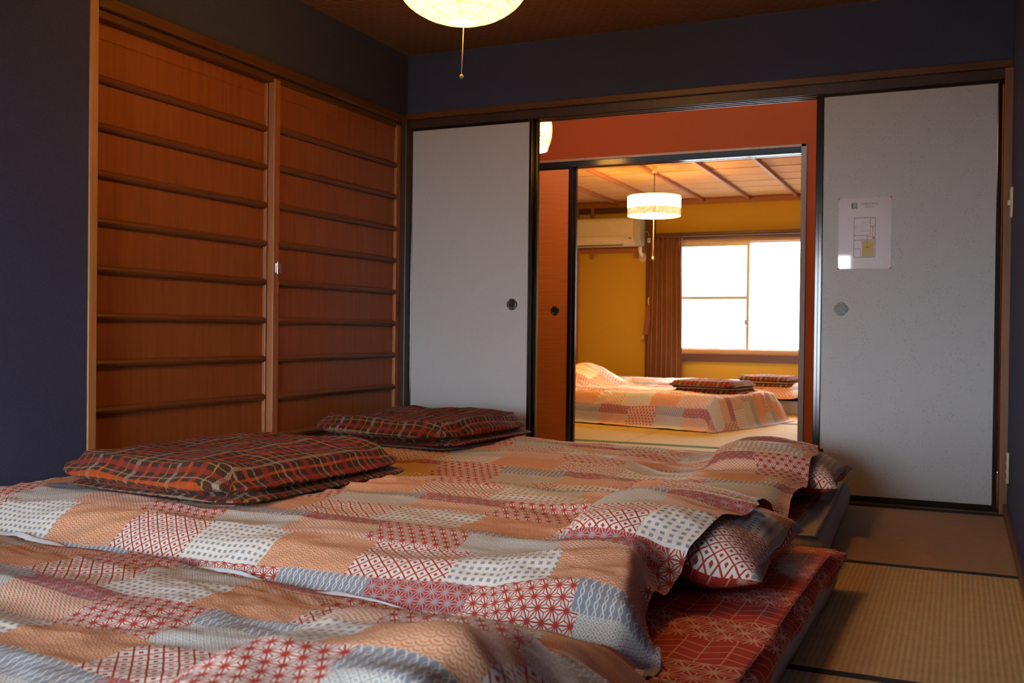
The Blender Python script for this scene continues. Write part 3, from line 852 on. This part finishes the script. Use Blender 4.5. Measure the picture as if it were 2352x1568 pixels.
# curtain
def curtain():
    x0, x1, z0, z1 = -.405, -.060, .10, 1.745
    e = empty('curtain', ((x0 + x1) / 2, FAR - .12, z0), label='brown pleated curtain drawn to the left of the far window', cat='curtain')
    nx, nzv = 160, 60
    vs, fs, uv = [], [], []
    for j in range(nzv + 1):
        tz = j / nzv; z = z0 + (z1 - z0) * tz
        for i in range(nx + 1):
            s = i / nx
            wv = 6.5 + .6 * math.sin(tz * 2)
            top = max(0, (tz - .86) / .14)
            amp = .026 * (1 - .35 * top) * (.75 + .35 * noise.noise(Vector((s * 6, tz * 1.5, 2))))
            ph = 2 * PI * wv * (s + .012 * noise.noise(Vector((s * 4, tz * 2.5, 0))))
            yy = FAR - .12 + amp * math.sin(ph) + top * .012 * math.sin(ph * 2)
            xs = x0 + (x1 - x0) * s + .006 * noise.noise(Vector((s * 3, tz * 3, 5)))
            bow = .018 * math.sin(PI * min(1, tz * 1.2)) * (s)
            lean = -.03 * (1 - tz) * (1 - s)
            vs.append((xs + bow * .8 + lean, yy, z)); uv.append((s * .9, tz * 1.6))
    for j in range(nzv):
        for i in range(nx):
            a = j * (nx + 1) + i; fs.append((a, a + 1, a + nx + 2, a + nx + 1))
    o = MB().add(vs, fs, uv).build('pleated_cloth', 'curtain', e, smooth=True)
    md = o.modifiers.new('thick', 'SOLIDIFY'); md.thickness = .002
    for k in range(6):
        xx = x0 + .03 + k * .057
        MB().tube([(xx, FAR - .150, 1.735), (xx + .004, FAR - .153, 1.69), (xx, FAR - .148, 1.62)], lambda q: .011 * (1 - .7 * q), 8).build('pinch_pleat', 'curtain', e, smooth=True)
    MB().add([(x0 + .005, FAR - .15, 1.03), (x0 - .04, FAR - .14, 1.02), (x0 - .055, FAR - .14, .86), (x0 - .078, FAR - .135, .69), (x0 - .020, FAR - .142, .71), (x0 + .012, FAR - .15, .86)], [(0, 1, 2, 5), (2, 3, 4, 5)]).build('tieback_band', 'curtain', e).modifiers.new('thick', 'SOLIDIFY').thickness = .004
    MB().tube([(x0 - .01, FAR - .15, 1.03), (x0 - .012, FAR - .152, 1.07), (x0 - .005, FAR - .15, 1.105)], .005, 6).build('tieback_hook', 'white', e)
    MB().tube([(x0 - .068, FAR - .14, .70), (x0 - .072, FAR - .142, .665), (x0 - .064, FAR - .14, .67)], .004, 6).build('tieback_ring', 'white', e)
    rod = MB().cyl((-.44, FAR - .12, 1.757), .010, 2.2, 12, 'X'); rod.build('curtain_rod', 'darkwin', e)
curtain()

# drum lamp
def drum():
    c = (.100, 3.86); r = .227; zt, zb = 1.900, 1.734
    c = (.21, 3.86)
    e = empty('drum_pendant_lamp', (c[0], c[1], zb), label='glowing white drum pendant lamp with a marbled lower band in the far room', cat='lamp')
    MB().lathe([(r, zb + .062), (r, zt)], (c[0], c[1], 0), 64, caps=False).build('drum_shade', 'drum', e, smooth=True)
    MB().lathe([(r, zb), (r, zb + .062)], (c[0], c[1], 0), 64, caps=False).build('marbled_band', 'band', e, smooth=True)
    MB().lathe([(.0001, zb - .004), (r * .9, zb - .003), (r - .002, zb)], (c[0], c[1], 0), 64, caps=False).build('bottom_diffuser', 'drum', e, smooth=True)
    MB().lathe([(.0001, zt - .01), (r - .003, zt - .01)], (c[0], c[1], 0), 64, caps=False).build('top_diffuser', 'white', e, smooth=True)
    for z in (zb, zb + .062, zt):
        MB().tube([(c[0] + (r + .001) * math.cos(a * PI / 32), c[1] + (r + .001) * math.sin(a * PI / 32), z) for a in range(65)], .0018, 5).build('shade_ring', 'wire', e, smooth=True)
    for a in (-1.25, -2.5, .0, 1.2, 2.4):
        x, y = c[0] + (r + .001) * math.cos(a), c[1] + (r + .001) * math.sin(a)
        MB().tube([(x, y, zb), (x, y, zt)], .0015, 5).build('shade_seam', 'wire', e)
    MB().lathe([(.034, zt - .005), (.034, zt + .012), (.024, zt + .028), (.006, zt + .03)], (c[0], c[1], 0), 24).build('lamp_cap', 'brasscap', e, smooth=True)
    MB().tube([(c[0], c[1], zt + .02), (c[0], c[1], FC - .03)], .004, 8).build('cord', 'cord', e)
    box('ceiling_rosette', 'white', c[0] - .018, c[0] + .018, c[1] - .018, c[1] + .018, FC - .05, FC + .003, e, bevel=.003)
    MB().tube([(c[0] - .002, c[1], zb), (c[0] - .004, c[1], zb - .20), (c[0] - .006, c[1], zb - .355)], .0015, 6).build('pull_cord', 'string', e)
    MB().lathe([(.003, 0), (.008, -.006), (.008, -.022), (.004, -.030)], (c[0] - .006, c[1], zb - .352), 12).build('cord_tip', 'whitecloth', e, smooth=True)
drum()

# ------------------------------------------------------------------ bedding
def cushion(parent, c, rz, tilt, w, l, h, seed=0, mats=('pillow', 'redsheet'), pinch=.10):
    """pillow: printed top panel and red underside meeting at a seam"""
    R = Matrix.Rotation(rz, 4, 'Z') @ Matrix.Rotation(tilt, 4, 'Y')
    n = 44
    for side, mt in ((1, mats[0]), (-1, mats[1])):
        vs, fs, uv = [], [], []
        for j in range(n + 1):
            for i in range(n + 1):
                x = -1 + 2 * i / n; y = -1 + 2 * j / n
                ex = max(0, 1 - abs(x) ** 2.6); ey = max(0, 1 - abs(y) ** 3.2)
                hh = (ex * ey) ** .55
                px = x * (1 - pinch * (1 - y * y)) * w / 2
                py = y * (1 - pinch * .7 * (1 - x * x)) * l / 2
                nn = noise.noise(Vector((x * 1.7 + seed, y * 1.7, side))) * .16 + noise.noise(Vector((x * 5 + seed, y * 5, side))) * .06
                # creases running in from the corners
                d = min(abs(abs(x) - abs(y)), 1)
                cr = -.10 * math.exp(-(d / .09) ** 2) * (abs(x) ** 3)
                z = side * h / 2 * hh * (1 + nn + cr)
                if side < 0: z *= .90
                z += .008 * math.sin(7 * (x + y) + seed) * (1 - hh)
                p = R @ Vector((px, py, z)); vs.append((c[0] + p.x, c[1] + p.y, c[2] + p.z)); uv.append((py, px))
        for j in range(n):
            for i in range(n):
                a = j * (n + 1) + i; fs.append((a, a + 1, a + n + 2, a + n + 1))
        MB().add(vs, fs, uv).build('top_panel' if side > 0 else 'underside_panel', mt, parent, smooth=True)

def slab(name, mat, parent, c, rz, w, d, h, e1=6, e2=2.6, seed=0, amp=.012, n=46, sag=0.0, dome=0.0):
    """soft rounded slab (folded layer of a fleece blanket)"""
    vs, fs, uv = [], [], []
    rings = 15
    def P(x, y, z, k=1): return
    # lat/long superellipsoid: rings from centre of top to centre of bottom
    m_ = 96
    prof = []
    for j in range(-24, 25):
        q = j / 24 * PI / 2
        prof.append((abs(math.cos(q)) ** (2 / e2), math.copysign(abs(math.sin(q)) ** (2 / e2), math.sin(q))))
    # denser inner rings for the flat faces
    rad = [0, .12, .24, .36, .48, .6, .7, .8, .88]
    prof2 = [(r, -1) for r in rad] + [p for p in prof if p[0] > .92] + [(r, 1) for r in reversed(rad)]
    L = len(prof2)
    Rm = Matrix.Rotation(rz, 4, 'Z')
    for i in range(m_):
        a = 2 * PI * i / m_
        ca, sa = math.cos(a), math.sin(a)
        bx = math.copysign(abs(ca) ** (2 / e1), ca); by = math.copysign(abs(sa) ** (2 / e1), sa)
        for (r, zz) in prof2:
            x, y = bx * r, by * r
            nn = noise.noise(Vector((x * 1.4 + seed, y * 1.4, 0))) + .5 * noise.noise(Vector((x * 4 + seed, y * 4, 1)))
            edge = max(abs(x), abs(y))
            z = zz * h / 2 * (1 + .10 * noise.noise(Vector((x * 3, y * 3, seed)))) + amp * nn * (1 if zz > 0 else .15)
            if zz > 0: z += dome * (1 - edge ** 2)
            z -= sag * edge ** 4
            px = x * w / 2 * (1 + .03 * noise.noise(Vector((y * 2, seed, 3)))); py = y * d / 2 * (1 + .03 * noise.noise(Vector((x * 2, seed, 7))))
            p = Rm @ Vector((px, py, 0))
            vs.append((c[0] + p.x, c[1] + p.y, c[2] + z))
            uv.append((px + bx * (1 - zz) * h * .5 * (abs(bx) > abs(by)), py + by * (1 - zz) * h * .5 * (abs(by) >= abs(bx))))
    for i in range(m_):
        for j in range(L - 1):
            a = i * L + j; b = ((i + 1) % m_) * L + j
            fs.append((a, b, b + 1, a + 1))
    mb = MB().add(vs, fs, uv)
    return mb.build(name, mat, parent, smooth=True)

def gauss(x, y, cx, cy, sx, sy): return math.exp(-((x - cx) / sx) ** 2 - ((y - cy) / sy) ** 2)
def sst(a, b, x):
    t_ = min(1, max(0, (x - a) / (b - a))); return t_ * t_ * (3 - 2 * t_)
def ridge(x, y, seed, sx, sy):
    n_ = noise.noise(Vector((x * sx + seed, y * sy + seed * .7, seed)))
    return (1 - abs(n_) * 2.2)
def wrinkle(x, y, seed):
    a = .010 * noise.noise(Vector((x * 2.2 + seed, y * 3.0, seed)))
    b = .0095 * ridge(x + .25 * y, y, seed + 1.3, 2.2, 8.5) * (.5 + noise.noise(Vector((x * 1.5, y * 1.5, seed + 9))))
    c = .0062 * ridge(x, y - .4 * x, seed + 4.1, 5, 14) * (.5 + noise.noise(Vector((x * 2.5, y * 2.5, seed + 5))))
    d = .002 * noise.noise(Vector((x * 16, y * 22, seed)))
    g = .004 * ridge(x + .6 * y, y + .2 * x, seed + 7.7, 9, 22) * max(0, noise.noise(Vector((x * 2.1, y * 2.4, seed + 2))) + .1) * 2
    return a + b + c + d + g

def quilt(name, mat, label, X0, X1f, Yf, Yn, hfun, nx, ny, origin, group, rz=0, arc=True, uoff=0, lin=True, cat='comforter'):
    """X1f(t), Yf(s), Yn(s): outline; hfun(x, y, s, t) height. Built in world coordinates, optional rotation about origin"""
    e = empty(name, origin, label=label, cat=cat, group=group)
    vs, uv, fs = [], [], []
    Rm = Matrix.Rotation(rz, 4, 'Z')
    grid = []
    for j in range(ny + 1):
        t_ = j / ny
        row = []
        for i in range(nx + 1):
            s_ = i / nx
            x1 = X1f(t_)
            x = X0 + (x1 - X0) * s_
            y = Yf(s_) * (1 - t_) + Yn(s_) * t_
            z, dx, dy = hfun(x, y, s_, t_)
            row.append(Vector((x + dx, y + dy, z)))
        grid.append(row)
    U = [[0] * (nx + 1) for _ in range(ny + 1)]; Vv = [[0] * (nx + 1) for _ in range(ny + 1)]
    for j in range(ny + 1):
        for i in range(1, nx + 1): U[j][i] = U[j][i - 1] + (grid[j][i] - grid[j][i - 1]).length
        # keep the print anchored to x so it does not shear between rows
    for i in range(nx + 1):
        for j in range(1, ny + 1): Vv[j][i] = Vv[j - 1][i] + (grid[j][i] - grid[j - 1][i]).length
    jm = ny // 2; im = nx // 2
    for j in range(ny + 1):
        for i in range(nx + 1):
            p = grid[j][i]
            q = Rm @ (p - Vector(origin)) + Vector(origin)
            vs.append(q)
            uv.append((.5 * U[j][i] + .5 * U[jm][i] + uoff, .5 * Vv[j][i] + .5 * Vv[j][im]))
    for j in range(ny):
        for i in range(nx):
            a = j * (nx + 1) + i; fs.append((a, a + 1, a + nx + 2, a + nx + 1))
    o = MB().add(vs, fs, uv).build('printed_cover', mat, e, smooth=True)
    # a second layer just below makes the quilt's plain lining
    off = []
    for j in range(ny + 1):
        for i in range(nx + 1):
            a = vs[j * (nx + 1) + min(i + 1, nx)] - vs[j * (nx + 1) + max(i - 1, 0)]
            b = vs[min(j + 1, ny) * (nx + 1) + i] - vs[max(j - 1, 0) * (nx + 1) + i]
            nn = a.cross(b)
            if nn.length > 1e-9: nn.normalize()
            if nn.z > 0: nn = -nn
            edge = min(i / nx, 1 - i / nx, j / ny, 1 - j / ny)
            off.append(vs[j * (nx + 1) + i] + nn * (.0015 + .014 * min(1, edge * 22)))
    if lin:
        MB().add(off, fs, uv).build('lining', 'quilt_lining', e, smooth=True)
    return e, grid
M['quilt_lining'] = plain('orange_brown_lining', (.34, .13, .05), .85, .2, var=.1, scale=12)

def mattress(name, x0, x1, y0, y1, h, label, group, rz=0, sheet=True, flap=None, seed=0, short=0):
    c = ((x0 + x1) / 2, (y0 + y1) / 2, 0)
    e = empty(name, c, rz, label=label, cat='mattress', group=group)
    def loc(vs): return [W[e] @ (Vector(p) - Vector(c)) for p in vs]
    # body: soft-sided pad
    n, m_ = 60, 5
    def pad(z0, z1, gx, bulge, nm, mt, hem=0, flare=None, wob=.004):
        a0, a1, b0, b1 = x0 - gx, x1 + gx + hem, y0 - gx, y1 + gx
        r = .05
        out = []
        per = []
        K = 26
        def side(p, q):
            return [(p[0] + (q[0] - p[0]) * k / K, p[1] + (q[1] - p[1]) * k / K) for k in range(K)]
        cs = [(a0, b0), (a1, b0), (a1, b1), (a0, b1)]
        for k in range(4): per += side(cs[k], cs[(k + 1) % 4])
        cx, cy = c[0], c[1]
        rings = []
        nv = 7
        for v_ in range(nv + 1):
            f = v_ / nv
            z = z0 + (z1 - z0) * f
            ring = []
            for (px, py) in per:
                d = Vector((px - cx, py - cy)); dn = d.normalized()
                # round the corners
                ox = bulge * math.sin(PI * f) - .012 * (1 if f > .99 else 0)
                w_ = wob * noise.noise(Vector((px * 5, py * 5, f * 2 + seed))) + .5 * wob * noise.noise(Vector((px * 17, py * 17, f * 3 + seed)))
                fx = (1 if px > cx else -1) * (ox + w_) * (1 if abs(px - (a0 if px < cx else a1)) < 1e-4 else 0)
                fy = (1 if py > cy else -1) * (ox + w_) * (1 if abs(py - (b0 if py < cy else b1)) < 1e-4 else 0)
                zz = z
                if flare and px > a1 - .05 and abs(py - flare[1]) < .25:
                    g = math.exp(-((py - flare[1]) / .07) ** 2) * (1 - (a1 - px) / .05)
                    fx += g * flare[2]; zz += g * flare[3] * (1 - f)
                ring.append((px + fx, py + fy, zz + (.004 * noise.noise(Vector((px * 3, py * 3, 1 + seed))) if f > .9 else 0)))
            rings.append(ring)
        for q in (.995, .98, .9, .75, .5, .25, .0):
            ring = []
            for (px, py) in per:
                X = cx + (px - cx) * q; Y = cy + (py - cy) * q
                ring.append((X, Y, z1 + .004 + .004 * noise.noise(Vector((X * 4, Y * 4, seed)))))
            rings.append(ring)
        N = len(per)
        vs, fs, uv = [], [], []
        for ri, ring in enumerate(rings):
            for p in ring:
                vs.append(p)
                du = (z1 - p[2]) if ri <= nv else 0
                sx = 1 if p[0] > cx else -1
                onx = abs(abs(p[0] - cx) - (a1 - a0) / 2) < .03
                uv.append((p[0] + (du * sx if onx else 0), p[1] + (0 if onx else du * (1 if p[1] > cy else -1))))
        for ri in range(len(rings) - 1):
            for k in range(N):
                a = ri * N + k; b = ri * N + (k + 1) % N
                fs.append((a, b, b + N, a + N))
        return MB().add(loc(vs), fs, uv).build(nm, mt, e, smooth=True)
    pad(.002, h, 0, .012, 'white_pad', 'mattress')
    if sheet: pad(h * (.50 if not short else .96), h + .006, .008 if not short else -.004, .006 if not short else .001, 'red_sheet', 'redsheet', hem=-short, flare=flap, wob=.010 if not short else .003)
    return e
mattress('futon_mattress', .08, 2.235, -1.42, -.20, .105, 'white futon mattress with red sheet nearest the fusuma', 'futon mattresses', rz=0.03, seed=3, short=.075)
mattress('futon_mattress', .08, 2.305, -2.86, -1.56, .105, 'white futon mattress with red star-print sheet, middle bed', 'futon mattresses', rz=-.02, flap=(0, -1.552, .022, .035), seed=1)
mattress('futon_mattress', .08, 2.30, -4.35, -3.0, .105, 'futon mattress under the nearest bed', 'futon mattresses', seed=2)

# pillows
def pillow(c, rz, tilt, w, l, h, label, seed):
    e = empty('pillow', c, label=label, cat='pillow', group='patchwork pillows on the front beds')
    cushion(e, c, rz, tilt, w, l, h, seed)
pillow((2.030, -.56, .200), 0, .12, .44, .60, .16, 'patchwork pillow sticking out of the bed nearest the fusuma', 1.0)
pillow((2.030, -1.99, .202), 0, .13, .44, .68, .17, 'patchwork pillow sticking out of the middle bed', 2.0)
pillow((1.98, -3.45, .200), .0, .12, .44, .62, .16, 'pillow under the comforter of the nearest bed', 3.0)

PIL = [((2.030, -.56, .200), .12, .44, .60, .16), ((2.030, -1.99, .202), .13, .44, .68, .17), ((1.98, -3.45, .200), .12, .44, .62, .16)]
def over(z, x, y, k):
    # the comforter lies over the pillow: smooth maximum of its own height and the pillow's top
    (cx, cy, cz), ti, w, l, h = PIL[k]
    xn = abs(x - cx) / (w * .60); yn = abs(y - cy) / (l * .56)
    if xn >= 1 or yn >= 1: return z
    hh = ((1 - xn ** 2.6) * (1 - yn ** 3.2)) ** .55
    p = cz + h / 2 * (hh * 1.12 + .05) - ti * (x - cx) - .05 * (1 - min(1, hh * 2.2))
    p += wrinkle(x, y, 51.0 + k) * .8 + .006 * math.sin(math.atan2(y - cy - .1, x - cx - .5) * 17 + k) * min(1, hh * 1.3)
    d = z - p; s_ = .030
    if d > s_: return z
    if d < -s_: return p
    return p + (d + s_) ** 2 / (4 * s_)
GC = 'patchwork comforters on the front beds'
# far bed (by the fusuma)
def h3(x, y, s, t):
    prof = 1 - abs(2 * t - 1) ** 5
    z = .120 + .090 * prof
    z += .055 * gauss(x, y, 2.00, -.52, .26, .40)
    z += .025 * gauss(x, y, 1.2, -.95, .35, .22) + .02 * gauss(x, y, .4, -.6, .4, .5)
    z -= .020 * gauss(x, y, 1.65, -.75, .12, .5)
    z += .038 * gauss(x, y, .85, -.36, .55, .22) + .016 * gauss(x, y, 1.5, -.34, .3, .2)
    z += wrinkle(x, y, 3.1) * 1.1
    # gathers near the pillow
    z += .007 * math.sin(38 * (y + .5 * x)) * gauss(x, y, 1.58, -.85, .12, .25)
    e = sst(.965, 1, s)
    near = sst(.70, 1.0, t)
    z -= e * (.02 + .05 * near)
    z = over(max(z, .122), x, y, 0)
    return z, .006 * math.sin(t * 23) * e, 0
quilt('comforter', 'quilt3', 'patchwork comforter on the bed nearest the fusuma', .01, lambda t: 2.115 + .03 * math.sin(3 * t) + .02 * t,
      lambda s: -.155, lambda s: -1.53 + .02 * math.sin(6 * s), h3, 210, 130, (1.1, -.85, .12), GC)
# middle bed
def h2(x, y, s, t):
    prof = 1 - abs(2 * t - 1) ** 7
    z = .130 + .100 * prof
    z += .050 * gauss(x, y, 2.00, -1.94, .26, .38)
    z += .018 * gauss(x, y, 1.2, -1.85, .5, .20) + .02 * gauss(x, y, 1.95, -2.60, .3, .2)
    z -= .014 * gauss(x, y, 1.75, -2.2, .14, .5)
    z += wrinkle(x, y, 7.7) * 1.2
    # long soft folds fanning out from the pillow end
    ang = math.atan2(y + 2.35, x - 2.55)
    z += .007 * math.sin(ang * 26) * sst(1.0, 1.9, x) * (1 - sst(.8, 1, t) * .3)
    e = sst(.955, 1, s)
    near = sst(.50, .80, t)
    z -= e * (.015 + .085 * near)
    z += .014 * math.sin(t * 34 + 1) * e * near
    return over(max(z, .118), x, y, 1), (.022 * math.sin(t * 21 + .5) - .03 * near) * e, 0
e2, g2 = quilt('comforter', 'quilt2', 'patchwork comforter on the middle bed', .01, lambda t: 2.135 + .02 * math.sin(5 * t) + .05 * sst(.75, 1, t) - .06 * gauss(t, 0, .66, 0, .1, 1),
      lambda s: -1.50 + .01 * math.sin(9 * s), lambda s: -2.60 - .125 * s ** 1.5 * 2, h2, 230, 150, (1.1, -2.1, .12), GC)
# its white zip edge along the near side
pts = []
for k in range(0, 231, 2):
    p = g2[-1][k]
    s = k / 230
    pts.append((p.x, p.y - .004, p.z + .012 + .014 * noise.noise(Vector((s * 9, 0, 4)))))
def ribbon(pts, w, name, mat, parent):
    vs, fs = [], []
    for i, p in enumerate(pts):
        k = w * (.55 + .8 * noise.noise(Vector((i * .09, 1, 2))))
        k = max(.002, k)
        vs += [(p[0], p[1] + .004, p[2] + .006), (p[0], p[1] - k * .5, p[2] + .009), (p[0], p[1] - k, p[2] + .001)]
    for i in range(len(pts) - 1):
        a = i * 3; fs += [(a, a + 1, a + 4, a + 3), (a + 1, a + 2, a + 5, a + 4)]
    return MB().add(vs, fs).build(name, mat, parent, smooth=True)
ribbon(pts, .030, 'white_edge', 'whitecloth', e2)
# nearest bed
def h1(x, y, s, t):
    prof = 1 - abs(2 * t - 1) ** 6
    z = .125 + .075 * prof + .016 * (1 - sst(0, .10, t))
    z += .125 * gauss(x, y, 2.05, -3.42, .26, .30)
    z += wrinkle(x, y, 12.3) * 1.4
    z += .016 * math.exp(-((y + 3.02 + .12 * (x - .3)) / .05) ** 2) * sst(1.3, .2, x) * sst(0, .1, t)
    ang = math.atan2(y + 3.5, x - 2.5)
    z += .006 * math.sin(ang * 22) * sst(1.2, 2.0, x)
    e = sst(.93, 1, s)
    z -= e * .09
    return over(max(z, .118), x, y, 2), 0, 0
quilt('comforter', 'quilt1', 'patchwork comforter on the nearest bed, along the bottom of the photo', .01, lambda t: 2.22 + .02 * math.sin(7 * t),
      lambda s: -2.585 - .125 * s ** 1.5 * 2, lambda s: -4.3, h1, 220, 150, (1.1, -3.5, .12), GC)

# folded blankets of the navy room
def blanket(c, z, rz, w, d, label, seed, mat='plaid', group='folded plaid blankets on the front beds', hs=(.046, .090)):
    e = empty('folded_blanket', (c[0], c[1], z), rz, label=label, cat='blanket', group=group)
    slab('lower_fold', mat, e, (c[0] + .022, c[1] + .012, z + hs[0] / 2), rz + .01, w * .985, d * .985, hs[0], 7, 2.0, seed + 5, .006)
    slab('fleece_lining', 'fleece', e, (c[0] + .020, c[1] + .004, z + .004), rz + .02, w * .955, d * .92, .012, 7, 2.4, seed + 2, .004)
    slab('upper_fold', mat, e, (c[0] - .006, c[1], z + hs[0] + hs[1] / 2 - .022), rz, w * 1.02, d, hs[1], 6, 2.1, seed, .024, dome=.012, sag=.012)
blanket((.535, -1.95), .224, -.10, .76, .86, 'folded brown plaid fleece blanket on the middle bed', 0.0)
blanket((.43, -.55), .230, -.10, .72, .80, 'folded brown plaid fleece blanket on the bed nearest the fusuma', 20.0, mat='plaid2')

# ------------------------------------------------------------------ beds of the far room
A4 = -.24
O4 = (.35, 3.55, 0)
mattress('futon_mattress', -.95, 1.05, 3.12, 4.05, .12, 'futon mattress under the front bed of the far room', 'futon mattresses', rz=A4, sheet=False, seed=5)
def h4(x, y, s, t):
    top = .245 - .01 * s
    # drops over the near side to the floor
    dr = sst(.80, .965, t)
    z = top * (1 - dr) + .006 * dr
    z *= (1 - .35 * (1 - sst(0, .12, t)))
    z += .19 * gauss(x, y, -.62, 3.95, .26, .36) + .03 * gauss(x, y, -1.0, 3.4, .3, .3)
    z += wrinkle(x, y, 21.0) * 1.7 * (1 - dr * .85)
    dy = dr * .012 * noise.noise(Vector((x * 5, 0, 3)))
    dy -= .028 * math.sin(PI * dr) * (1 + noise.noise(Vector((x * 3.2, 2, 3))))
    e = sst(.935, .985, s)
    z = z * (1 - e) + min(z, .004 + .02 * (1 - e)) * e
    z += wrinkle(x, y, 33) * dr * .5
    return max(z, .004), -.05 * math.sin(PI * e) * 0, dy
quilt('comforter', 'quilt4', 'patchwork comforter hanging to the tatami on the front bed of the far room', -1.15, lambda t: 1.235 + .03 * math.sin(4 * t) , lambda s: 4.30,
      lambda s: 2.845, h4, 170, 150, O4, 'comforters of the far room', rz=A4)
e = empty('pillow', (-.75, 4.2, .2), label='patchwork pillow with red underside at the head of the far room bed', cat='pillow')
cushion(e, (-.88, 4.20, .27), A4, -.12, .42, .58, .13, 5.0)
# the bed behind it
mattress('futon_mattress', -.6, 1.85, 4.75, 5.75, .12, 'futon mattress under the rear bed of the far room', 'futon mattresses', rz=-.1, sheet=False, seed=6)
def h5(x, y, s, t):
    z = .15 + .11 * (1 - abs(2 * t - 1) ** 4) + wrinkle(x, y, 41) * 1.6
    e = sst(.92, 1, s); z = z * (1 - .5 * e)
    return max(z, .1), 0, 0
quilt('comforter', 'quilt4', 'patchwork comforter on the rear bed of the far room', -.7, lambda t: 1.62, lambda s: 5.80, lambda s: 4.62, h5, 120, 80, (.5, 5.2, 0), 'comforters of the far room')
mb_ = empty('folded_blanket', (.80, 3.62, .245), label='folded plaid blanket with rounded folds on the front bed of the far room', cat='blanket', group='folded plaid blankets of the far room')
def blanketf(e, c, z, rz, w, d, seed, k=1.0):
    slab('lower_fold', 'plaid', e, (c[0] + .01, c[1], z + .028), rz, w, d * .96, .06, 8, 2.2, seed + 5, .004)
    slab('fleece_lining', 'fleece', e, (c[0], c[1] + .004, z + .058), rz, w * .985, d * .96, .012, 8, 2.4, seed + 2, .004)
    slab('upper_fold', 'plaid', e, (c[0] - .01, c[1] + .02, z + .085), rz - .03, w, d, .055, 8, 2.2, seed, .012, dome=.01, sag=.006)
blanketf(mb_, (.80, 3.62), .225, A4 + .05, .60, .50, 31.0)
mb2 = empty('folded_blanket', (1.1, 4.98, .24), label='folded plaid blanket on the rear bed, partly hidden by the first', cat='blanket', group='folded plaid blankets of the far room')
blanketf(mb2, (1.02, 5.0), .22, -.15, .50, .40, 37.0)
